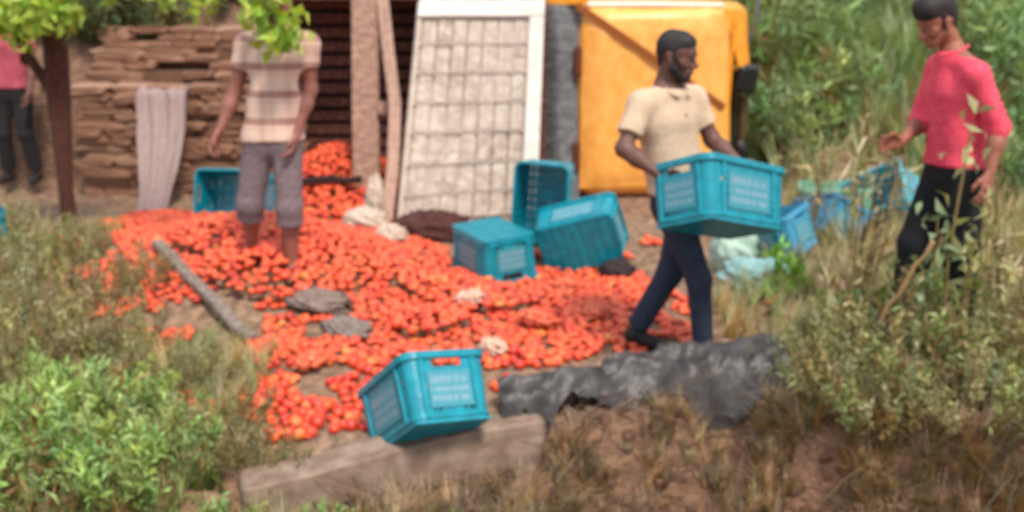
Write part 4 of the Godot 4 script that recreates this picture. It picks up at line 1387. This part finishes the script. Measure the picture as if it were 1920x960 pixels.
# ---------------------------------------------------------------- people
func hand_bones(w: Transform3D, side: float, curl: float) -> Array:
	# wrist at the origin, fingers along -y, palm towards +z, thumb on side * x
	var out := []
	var xs := [0.030, 0.010, -0.010, -0.028]
	var ln := [0.92, 1.0, 0.94, 0.76]
	for f in 4:
		var kn := Vector3(xs[f] * side, -0.088 + 0.006 * absf(f - 1.3), 0)
		out.append([w * Vector3(xs[f] * 0.6 * side, -0.005, 0), w * kn, 0.017, 0.0125])
		var p := kn
		var ang := curl * 0.35
		for s in 3:
			var l: float = [0.043, 0.027, 0.021][s] * ln[f]
			var q := p + Vector3((xs[f] * 0.12) * side, -cos(ang) * l, sin(ang) * l)
			out.append([w * p, w * q, 0.0098 - s * 0.0012, 0.0088 - s * 0.0012])
			p = q
			ang += curl * (0.75 - 0.1 * s)
	var t0 := Vector3(0.02 * side, -0.025, 0.006)
	var t1 := Vector3(0.046 * side, -0.055, 0.018)
	var t2 := Vector3(0.054 * side, -0.085, 0.03 + 0.01 * curl)
	var t3 := Vector3((0.054 - 0.012 * curl) * side, -0.105, 0.036 + 0.016 * curl)
	out.append([w * t0, w * t1, 0.017, 0.0125])
	out.append([w * t1, w * t2, 0.0125, 0.0105])
	out.append([w * t2, w * t3, 0.0105, 0.0085])
	return out

func xf_bones(bones: Array, t: Transform3D) -> Array:
	var out := []
	for b in bones:
		if b.size() > 4: out.append([t * b[0], t * b[1], b[2], b[3], (t.basis * b[4]).normalized(), b[5]])
		else: out.append([t * b[0], t * b[1], b[2], b[3]])
	return out

func head_bones() -> Array:
	var V := func(x: float, y: float, z: float) -> Vector3: return Vector3(x, y, z)
	var b := [
		[V.call(0, 0.035, -0.03), V.call(0, 0.038, 0.018), 0.077, 0.074],
		[V.call(0, 0.0, 0.03), V.call(0, -0.065, 0.042), 0.06, 0.04],
		[V.call(0, -0.092, 0.06), V.call(0, -0.096, 0.066), 0.02, 0.016],
		[V.call(-0.028, 0.02, 0.078), V.call(0.028, 0.02, 0.078), 0.014, 0.014],
		[V.call(0, 0.005, 0.09), V.call(0, -0.03, 0.108), 0.008, 0.013],
		[V.call(-0.013, -0.036, 0.094), V.call(0.013, -0.036, 0.094), 0.009, 0.009],
		[V.call(-0.017, -0.06, 0.083), V.call(0.017, -0.06, 0.083), 0.008, 0.008],
		[V.call(-0.014, -0.072, 0.081), V.call(0.014, -0.072, 0.081), 0.008, 0.008],
		[V.call(0, -0.04, -0.025), V.call(0, -0.19, -0.05), 0.052, 0.058],
	]
	for s in [-1.0, 1.0]:
		b.append([V.call(0.05 * s, -0.05, 0.0), V.call(0.012 * s, -0.09, 0.055), 0.026, 0.022])
		b.append([V.call(0.046 * s, -0.015, 0.05), V.call(0.04 * s, -0.03, 0.06), 0.022, 0.02])
		b.append([V.call(0.078 * s, 0.012, -0.012), V.call(0.08 * s, -0.028, -0.004), 0.016, 0.011, Vector3(1, 0, 0), 1.9])
	return b

# j: joints in metres from the foot point, x to the right, y up, z towards the camera
func person(label: String, at: Vector3, j: Dictionary, look: Dictionary) -> Node3D:
	var o := thing("person", label, "person", at)
	var fw: Vector3 = (look.facing as Vector3).normalized()
	var rt := Vector3.UP.cross(fw).normalized()     # towards the person's left
	var pel: Vector3 = (j.hip_l + j.hip_r) * 0.5
	var chest: Vector3 = (j.sh_l + j.sh_r) * 0.5 - Vector3(0, 0.1, 0)
	var neck: Vector3 = j.neck
	var ax := ((j.sh_l - j.sh_r) as Vector3).normalized()
	var ax2 := ((j.hip_l - j.hip_r) as Vector3).normalized()
	var torso := func(g: float) -> Array:
		var waist := pel.lerp(chest, 0.45)
		return [
			[chest - ax * 0.075, chest + ax * 0.075, 0.108 + g, 0.108 + g, fw, 1.18],
			[chest + Vector3(0, 0.055, 0) - ax * 0.11, chest + Vector3(0, 0.055, 0) + ax * 0.11, 0.068 + g, 0.068 + g],
			[waist - ax * 0.05, waist + ax * 0.05, 0.108 + g, 0.108 + g, fw, 1.15],
			[chest, waist, 0.12 + g, 0.115 + g, fw, 1.15],
			[waist, pel, 0.113 + g, 0.113 + g, fw, 1.15],
			[pel - ax2 * 0.06, pel + ax2 * 0.06, 0.1 + g, 0.1 + g, fw, 1.1],
			[neck - Vector3(0, g, 0), j.sh_l, 0.048 + g * 1.1, 0.056 + g], [neck - Vector3(0, g, 0), j.sh_r, 0.048 + g * 1.1, 0.056 + g],
		]
	var H := Transform3D(Basis.looking_at(-(look.gaze as Vector3), Vector3.UP), j.head)
	var body := torso.call(0.0) as Array
	body.append([neck + Vector3(0, -0.03, 0), H * Vector3(0, -0.14, -0.04), 0.06, 0.056])
	for s in ["_l", "_r"]:
		body.append([j["sh" + s], j["el" + s], 0.052, 0.04])
		body.append([j["el" + s], (j["el" + s] as Vector3).lerp(j["wr" + s], 0.35), 0.04, 0.041])
		body.append([(j["el" + s] as Vector3).lerp(j["wr" + s], 0.35), j["wr" + s], 0.041, 0.026])
		body.append([j["hip" + s], j["kn" + s], 0.085, 0.055])
		var kn: Vector3 = j["kn" + s]
		var an: Vector3 = j["an" + s]
		body.append([kn, kn.lerp(an, 0.35) - fw * 0.012, 0.054, 0.054])
		body.append([kn.lerp(an, 0.35) - fw * 0.012, an, 0.054, 0.034])
	var mb := MB.new()
	blob(mb, body, 0.014, 0.035)
	blob(mb, xf_bones(head_bones(), H), 0.006, 0.014)
	for s in ["_l", "_r"]:
		var wr: Vector3 = j["wr" + s]
		var d: Vector3 = (wr - (j["el" + s] as Vector3)).normalized()
		if look.has("hand" + s): d = (look["hand" + s] as Vector3).normalized()
		var palm: Vector3 = look.get("palm" + s, (-rt if s == "_l" else rt) + fw * 0.4)
		palm = (palm - d * palm.dot(d)).normalized()
		var tb := Basis((-d).cross(palm), -d, palm)
		var side := 1.0 if tb.x.dot(fw + Vector3.UP * 0.3) > 0.0 else -1.0
		blob(mb, hand_bones(Transform3D(tb, wr), side, look.get("curl", 0.6)), 0.0045, 0.008)
		if look.get("barefoot", true):
			var an: Vector3 = j["an" + s]
			var toe: Vector3 = j["toe" + s]
			blob(mb, [[an, an.lerp(toe, 0.25) - Vector3(0, 0.02, 0), 0.036, 0.036], [an.lerp(toe, 0.1) - Vector3(0, 0.035, 0) - (toe - an).normalized() * 0.03, an.lerp(toe, 0.2), 0.03, 0.03], [an.lerp(toe, 0.25) - Vector3(0, 0.015, 0), toe, 0.034, 0.02]], 0.007, 0.02)
	var skin := mat(look.skin, (look.skin as Color).lightened(0.08), 0.6, 6.0)
	obj("body", mb.done(), skin, o)
	# hair
	mb = MB.new()
	var hair := [[Vector3(0, 0.05, -0.035), Vector3(0, 0.056, 0.012), 0.083, 0.078], [Vector3(0, 0.0, -0.055), Vector3(0, -0.035, -0.06), 0.062, 0.04], [Vector3(-0.03, 0.08, 0.045), Vector3(0.03, 0.08, 0.045), 0.033, 0.033]]
	for s in [-1.0, 1.0]: hair.append([Vector3(0.062 * s, 0.04, 0.0), Vector3(0.068 * s, -0.012, 0.008), 0.022, 0.01])
	if look.get("puff", 0.0) > 0.0: hair.append([Vector3(0, 0.085, -0.03), Vector3(0, 0.09, 0.03), 0.07 + look.puff, 0.065 + look.puff])
	var facecut := H * Vector3(0, 0.02, 0.075)
	blob(mb, xf_bones(hair, H), 0.006, 0.012, [[facecut, (H.basis * Vector3(0, -0.62, 1)).normalized(), facecut, 0.11]], 0.014, 14.0)
	obj("hair", mb.done(), mat(Color(0.09, 0.07, 0.07), Color(0.16, 0.13, 0.13), 0.7, 20.0), o)
	if look.get("beard", false):
		mb = MB.new()
		var bd := [[Vector3(0, -0.1, 0.058), Vector3(0, -0.098, 0.068), 0.024, 0.02], [Vector3(-0.016, -0.05, 0.085), Vector3(0.016, -0.05, 0.085), 0.007, 0.007]]
		for s in [-1.0, 1.0]:
			bd.append([Vector3(0.062 * s, -0.03, 0.005), Vector3(0.056 * s, -0.055, 0.012), 0.018, 0.024])
			bd.append([Vector3(0.054 * s, -0.055, 0.012), Vector3(0.014 * s, -0.097, 0.058), 0.025, 0.025])
		blob(mb, xf_bones(bd, H), 0.005, 0.012, [], 0.004, 60.0)
		obj("beard", mb.done(), mat(Color(0.1, 0.07, 0.065), Color(0.15, 0.1, 0.09), 0.8, 20.0), o)
	for s in [-1.0, 1.0]:
		var sp := SphereMesh.new()
		sp.radius = 0.0115
		sp.height = 0.023
		sp.radial_segments = 16
		sp.rings = 8
		var ey := obj("eye", sp, flat(Color(0.6, 0.54, 0.5), 0.35), o)
		ey.transform = H * Transform3D(Basis(), Vector3(0.03 * s, 0.0, 0.073))
		var ir := SphereMesh.new()
		ir.radius = 0.0062
		ir.height = 0.0124
		ir.radial_segments = 12
		ir.rings = 6
		obj("iris", ir, flat(Color(0.08, 0.04, 0.03), 0.15), ey, Vector3(0, 0, 0.0068))
		mb = MB.new()
		mb.tube([H * Vector3(0.014 * s, 0.026, 0.091), H * Vector3(0.032 * s, 0.03, 0.089), H * Vector3(0.05 * s, 0.022, 0.076)], [0.004, 0.0045, 0.002], 6)
		obj("eyebrow", mb.done(true), flat(Color(0.07, 0.05, 0.045), 0.8), o)
	# shirt
	mb = MB.new()
	var sh := torso.call(0.022) as Array
	sh.append([neck + Vector3(0, -0.05, 0) + fw * 0.01, chest + Vector3(0, 0.02, 0) + fw * 0.012, 0.088, 0.13])
	sh.append([chest - Vector3(0, 0.02, 0) - ax * 0.05, pel - ax2 * 0.06, 0.125, 0.135])
	sh.append([chest - Vector3(0, 0.02, 0) + ax * 0.05, pel + ax2 * 0.06, 0.125, 0.135])
	var hem: Vector3 = pel + Vector3(0, look.hem, 0)
	sh.append([pel + Vector3(0, 0.04, 0), hem, 0.15, 0.155, fw, 1.04])
	sh.append([pel - ax2 * 0.07 , hem - ax2 * 0.075, 0.126, 0.13])
	sh.append([pel + ax2 * 0.07 , hem + ax2 * 0.075, 0.126, 0.13])
	var cuts := [[hem - Vector3(0, 0.005, 0), Vector3.DOWN, hem - Vector3(0, 0.1, 0), 0.34], [neck + Vector3(0, 0.035, 0) + fw * 0.01, (Vector3.UP + fw * 0.35).normalized(), neck + Vector3(0, 0.06, 0), 0.13]]
	for s in ["_l", "_r"]:
		var a: Vector3 = j["sh" + s]
		var b: Vector3 = j["el" + s]
		var e := a.lerp(b, look.sleeve)
		sh.append([a, e, 0.078, 0.076])
		if look.sleeve > 0.99:
			var w: Vector3 = b.lerp(j["wr" + s], 0.35)
			sh.append([b, w, 0.06, 0.052])
			cuts.append([w, (w - b).normalized(), w + (w - b).normalized() * 0.05, 0.09])
		else:
			cuts.append([e, (b - a).normalized(), e + (b - a).normalized() * 0.06, 0.095])
	blob(mb, sh, 0.0125, 0.035, cuts, 0.034, 2.2)
	var shirt := obj("shirt", mb.done(), look.shirt, o)
	# collar
	mb = MB.new()
	var ring := []
	var rad := []
	for k in 15:
		var t := -2.5 + 5.0 * k / 14.0
		ring.append(neck + Vector3(0, 0.012 - 0.03 * cos(t), 0) + rt * sin(t) * 0.078 + fw * (cos(t) * 0.074 + 0.005))
		rad.append(0.007)
	if look.get("collar", false):
		ring = []
		for k in 15:
			var t := PI - 2.75 + 5.5 * k / 14.0
			ring.append(neck + Vector3(0, 0.012 - 0.05 * maxf(cos(t), 0.0), 0) + rt * sin(t) * 0.078 + fw * (cos(t) * 0.085 + 0.008))
			rad[k] = 0.012
	mb.tube(ring, rad, 8)
	obj("collar", mb.done(true), look.shirt, shirt)
	# trousers
	mb = MB.new()
	var tr := [[pel - ax2 * 0.06, pel + ax2 * 0.06, 0.128, 0.128, fw, 1.03], [pel - Vector3(0, 0.05, 0) - ax2 * 0.04, pel - Vector3(0, 0.05, 0) + ax2 * 0.04, 0.12, 0.12]]
	cuts = [[pel + Vector3(0, 0.07, 0), Vector3.UP, pel + Vector3(0, 0.17, 0), 0.28]]
	for s in ["_l", "_r"]:
		var hp: Vector3 = j["hip" + s]
		var kn: Vector3 = j["kn" + s]
		var an: Vector3 = j["an" + s]
		var lg: float = look.leg     # 0 hip, 1 knee, 2 ankle
		var k := kn if lg >= 1.0 else hp.lerp(kn, lg)
		tr.append([hp, k, 0.112, look.knee_w])
		var e := k
		var dn := (kn - hp).normalized()
		if lg > 1.0:
			e = kn.lerp(an, lg - 1.0)
			dn = (an - kn).normalized()
			tr.append([kn, e, look.knee_w, look.cuff_w])
		cuts.append([e, dn, e + dn * 0.08, 0.13])
	blob(mb, tr, 0.0125, 0.03, cuts, 0.026, 2.4)
	obj("trousers", mb.done(), look.trousers, o)
	# shoes
	if not look.get("barefoot", true):
		for s in ["_l", "_r"]:
			mb = MB.new()
			var an: Vector3 = j["an" + s]
			var toe: Vector3 = j["toe" + s]
			var d: Vector3 = (toe - an).normalized()
			blob(mb, [[an - Vector3(0, 0.02, 0), an - Vector3(0, 0.045, 0) - d * 0.025, 0.047, 0.042], [an - Vector3(0, 0.04, 0), toe, 0.046, 0.034]], 0.009, 0.025)
			obj("shoe", mb.done(), look.shoe, o)
	return o

func plaid() -> StandardMaterial3D:
	var im := Image.create(128, 128, false, Image.FORMAT_RGB8)
	for y in 128:
		for x in 128:
			var c := Color(0.84, 0.72, 0.65)
			var s := 0.0
			if y % 64 < 17: s += 0.6
			if y % 64 in range(24, 28): s += 0.2
			if x % 64 < 14: s += 0.12
			if x % 64 in range(30, 36): s += 0.08
			c = c.lerp(Color(0.5, 0.3, 0.28), minf(s, 0.8))
			im.set_pixel(x, y, c)
	var m := StandardMaterial3D.new()
	m.albedo_texture = ImageTexture.create_from_image(im)
	m.uv1_triplanar = true
	m.uv1_scale = Vector3.ONE * 3.1
	m.roughness = 0.9
	return m

func build_people() -> void:
	var V := func(x: float, y: float, z: float) -> Vector3: return Vector3(x, y, z)
	var org := [Vector3(0.92, 0, -5.3)]
	var lo := func(x: float, y: float, z: float) -> Vector3: return Vector3(x, y, z) - org[0]
	var base: Vector3 = org[0]
	# the man carrying a crate, walking to the right
	person("man in cream shirt and dark blue jeans walking with a teal crate held before him", base, {
		"head": lo.call(0.835, 1.615, -5.27), "neck": lo.call(0.82, 1.455, -5.3),
		"sh_r": lo.call(0.655, 1.385, -5.2), "sh_l": lo.call(0.955, 1.385, -5.42),
		"el_r": lo.call(0.56, 1.175, -5.1), "wr_r": lo.call(0.74, 1.06, -4.98),
		"el_l": lo.call(1.06, 1.17, -5.4), "wr_l": lo.call(1.18, 1.07, -5.22),
		"hip_r": lo.call(0.83, 0.86, -5.24), "hip_l": lo.call(0.95, 0.86, -5.38),
		"kn_l": lo.call(0.87, 0.44, -5.4), "an_l": lo.call(0.69, 0.1, -5.42), "toe_l": lo.call(0.83, 0.025, -5.36),
		"kn_r": lo.call(0.99, 0.46, -5.2), "an_r": lo.call(1.035, 0.08, -5.22), "toe_r": lo.call(1.19, 0.03, -5.14),
	}, {
		"facing": V.call(0.6, 0, 0.8), "gaze": V.call(0.85, -0.12, 0.5), "skin": Color(0.36, 0.22, 0.18), "hem": 0.04, "sleeve": 0.72, "leg": 1.95,
		"knee_w": 0.076, "cuff_w": 0.06, "beard": true, "collar": true, "barefoot": false, "curl": 0.9, "shoe": flat(Color(0.1, 0.08, 0.08), 0.7),
		"hand_r": V.call(0.9, -0.15, 0.35), "palm_r": V.call(0.3, -0.3, 1), "hand_l": V.call(0.5, -0.2, 0.6),
		"shirt": mat(Color(0.74, 0.64, 0.54), Color(0.8, 0.7, 0.6), 0.9, 4.0, 0.2), "trousers": mat(Color(0.1, 0.14, 0.2), Color(0.16, 0.2, 0.28), 0.9, 5.0, 0.3),
	})
	# the man in the checked shirt on the mound, facing us
	base = Vector3(-1.5, 0.22, -6.2)
	org[0] = base
	person("man in a pale checked shirt and rolled grey trousers standing on tomatoes", base, {
		"head": lo.call(-1.37, 1.86, -6.17), "neck": lo.call(-1.385, 1.7, -6.2),
		"sh_r": lo.call(-1.575, 1.61, -6.2), "sh_l": lo.call(-1.205, 1.61, -6.2),
		"el_r": lo.call(-1.66, 1.33, -6.2), "wr_r": lo.call(-1.745, 1.11, -6.1),
		"el_l": lo.call(-1.215, 1.34, -6.22), "wr_l": lo.call(-1.29, 1.09, -6.12),
		"hip_r": lo.call(-1.53, 1.06, -6.2), "hip_l": lo.call(-1.37, 1.06, -6.2),
		"kn_r": lo.call(-1.61, 0.65, -6.17), "an_r": lo.call(-1.655, 0.33, -6.3), "toe_r": lo.call(-1.7, 0.26, -6.18),
		"kn_l": lo.call(-1.36, 0.64, -6.12), "an_l": lo.call(-1.375, 0.26, -6.16), "toe_l": lo.call(-1.36, 0.2, -6.02),
	}, {
		"facing": V.call(0.05, 0, 1), "gaze": V.call(0.1, -0.35, 1), "skin": Color(0.52, 0.31, 0.26), "hem": -0.03, "sleeve": 0.55, "leg": 1.32,
		"knee_w": 0.088, "cuff_w": 0.09, "shirt": plaid(), "trousers": mat(Color(0.4, 0.34, 0.36), Color(0.5, 0.43, 0.45), 0.9, 4.0, 0.3),
	})
	# the man in red at the right, seen from the side
	base = Vector3(2.34, 0, -5.4)
	org[0] = base
	person("man in a red shirt and black trousers standing in the weeds, looking down", base, {
		"head": lo.call(2.185, 1.775, -5.4), "neck": lo.call(2.28, 1.63, -5.4),
		"sh_l": lo.call(2.34, 1.53, -5.22), "sh_r": lo.call(2.3, 1.53, -5.58),
		"el_l": lo.call(2.46, 1.27, -5.17), "wr_l": lo.call(2.41, 1.05, -5.1),
		"el_r": lo.call(2.24, 1.25, -5.6), "wr_r": lo.call(2.08, 1.15, -5.45),
		"hip_l": lo.call(2.38, 1.03, -5.31), "hip_r": lo.call(2.35, 1.03, -5.48),
		"kn_l": lo.call(2.4, 0.58, -5.29), "an_l": lo.call(2.45, 0.1, -5.3), "toe_l": lo.call(2.31, 0.03, -5.27),
		"kn_r": lo.call(2.25, 0.58, -5.5), "an_r": lo.call(2.2, 0.1, -5.5), "toe_r": lo.call(2.05, 0.03, -5.47),
	}, {
		"facing": V.call(-1, 0, 0.15), "gaze": V.call(-1, -0.42, 0.2), "skin": Color(0.55, 0.32, 0.24), "hem": 0.0, "sleeve": 1.0, "leg": 1.75, "puff": 0.016,
		"knee_w": 0.108, "cuff_w": 0.075, "hand_r": V.call(-1, 0.0, 0.3), "curl": 0.5,
		"shirt": mat(Color(0.84, 0.24, 0.33), Color(0.92, 0.33, 0.41), 0.85, 3.0, 0.2), "trousers": mat(Color(0.05, 0.055, 0.08), Color(0.08, 0.085, 0.11), 0.9, 4.0, 0.2),
	})
	# the man in pink far left
	base = Vector3(-4.6, 0.12, -9.45)
	org[0] = Vector3(-4.95, 0, -10.25)
	person("man in a pink shirt and black trousers far back behind the tree", base, {
		"head": lo.call(-4.9, 1.6, -10.2), "neck": lo.call(-4.92, 1.43, -10.25),
		"sh_r": lo.call(-5.1, 1.34, -10.25), "sh_l": lo.call(-4.74, 1.34, -10.25),
		"el_r": lo.call(-5.16, 1.06, -10.25), "wr_r": lo.call(-5.1, 0.84, -10.1),
		"el_l": lo.call(-4.68, 1.08, -10.22), "wr_l": lo.call(-4.7, 0.85, -10.1),
		"hip_r": lo.call(-5.0, 0.86, -10.25), "hip_l": lo.call(-4.85, 0.86, -10.25),
		"kn_r": lo.call(-5.03, 0.46, -10.2), "an_r": lo.call(-5.06, 0.08, -10.27), "toe_r": lo.call(-5.08, 0.03, -10.12),
		"kn_l": lo.call(-4.82, 0.46, -10.2), "an_l": lo.call(-4.8, 0.08, -10.27), "toe_l": lo.call(-4.78, 0.03, -10.12),
	}, {
		"facing": V.call(0.3, 0, 1), "gaze": V.call(0.3, -0.1, 1), "skin": Color(0.4, 0.24, 0.2), "hem": 0.0, "sleeve": 0.6, "leg": 1.9,
		"knee_w": 0.08, "cuff_w": 0.07, "barefoot": false, "shoe": flat(Color(0.12, 0.1, 0.1), 0.8),
		"shirt": mat(Color(0.6, 0.24, 0.3), Color(0.7, 0.32, 0.37), 0.85, 3.0, 0.2), "trousers": mat(Color(0.09, 0.075, 0.09), Color(0.14, 0.12, 0.13), 0.9, 4.0, 0.2),
	})

# ---------------------------------------------------------------- all of it
func _ready() -> void:
	var cam := Camera3D.new()
	cam.name = "camera"
	cam.fov = 28.0
	cam.near = 0.05
	cam.far = 200.0
	add_child(cam)
	cam.position = Vector3(0, 2.05, 0)
	cam.rotation_degrees = Vector3(-15.7, 0, 0)
	var at := CameraAttributesPhysical.new()
	at.frustum_focal_length = 48.13
	at.frustum_focus_distance = 1.5
	at.exposure_aperture = 4.8
	cam.attributes = at
	cam.current = true

	var env := Environment.new()
	env.background_mode = Environment.BG_SKY
	var sky := Sky.new()
	var sm := ProceduralSkyMaterial.new()
	sm.sky_top_color = Color(0.73, 0.77, 0.83)
	sm.sky_horizon_color = Color(0.83, 0.84, 0.85)
	sm.sky_curve = 0.2
	sm.ground_bottom_color = Color(0.4, 0.36, 0.32)
	sm.ground_horizon_color = Color(0.7, 0.68, 0.66)
	sky.sky_material = sm
	env.sky = sky
	env.tonemap_mode = Environment.TONE_MAPPER_LINEAR
	env.tonemap_exposure = 1.85
	env.sdfgi_enabled = true
	env.ssao_enabled = true
	env.ssil_enabled = true
	var we := WorldEnvironment.new()
	we.name = "world_environment"
	we.environment = env
	add_child(we)
	var sun := DirectionalLight3D.new()
	sun.name = "sun"
	sun.light_energy = 0.75
	sun.light_color = Color(1.0, 0.96, 0.9)
	sun.light_angular_distance = 10.0
	sun.shadow_enabled = true
	sun.rotation_degrees = Vector3(-58, 24, 0)
	add_child(sun)

	nz.seed = 4
	nz.frequency = 0.02
	nz.fractal_octaves = 3
	fine.seed = 8
	fine.frequency = 0.05
	fine.fractal_octaves = 4

	build_ground()
	build_truck()
	build_wall()
	build_kerb()
	build_plants()
	build_tree()
	build_crates()
	build_people()
	build_litter()
	build_tomatoes()
	print("built in ", Time.get_ticks_msec(), " ms")
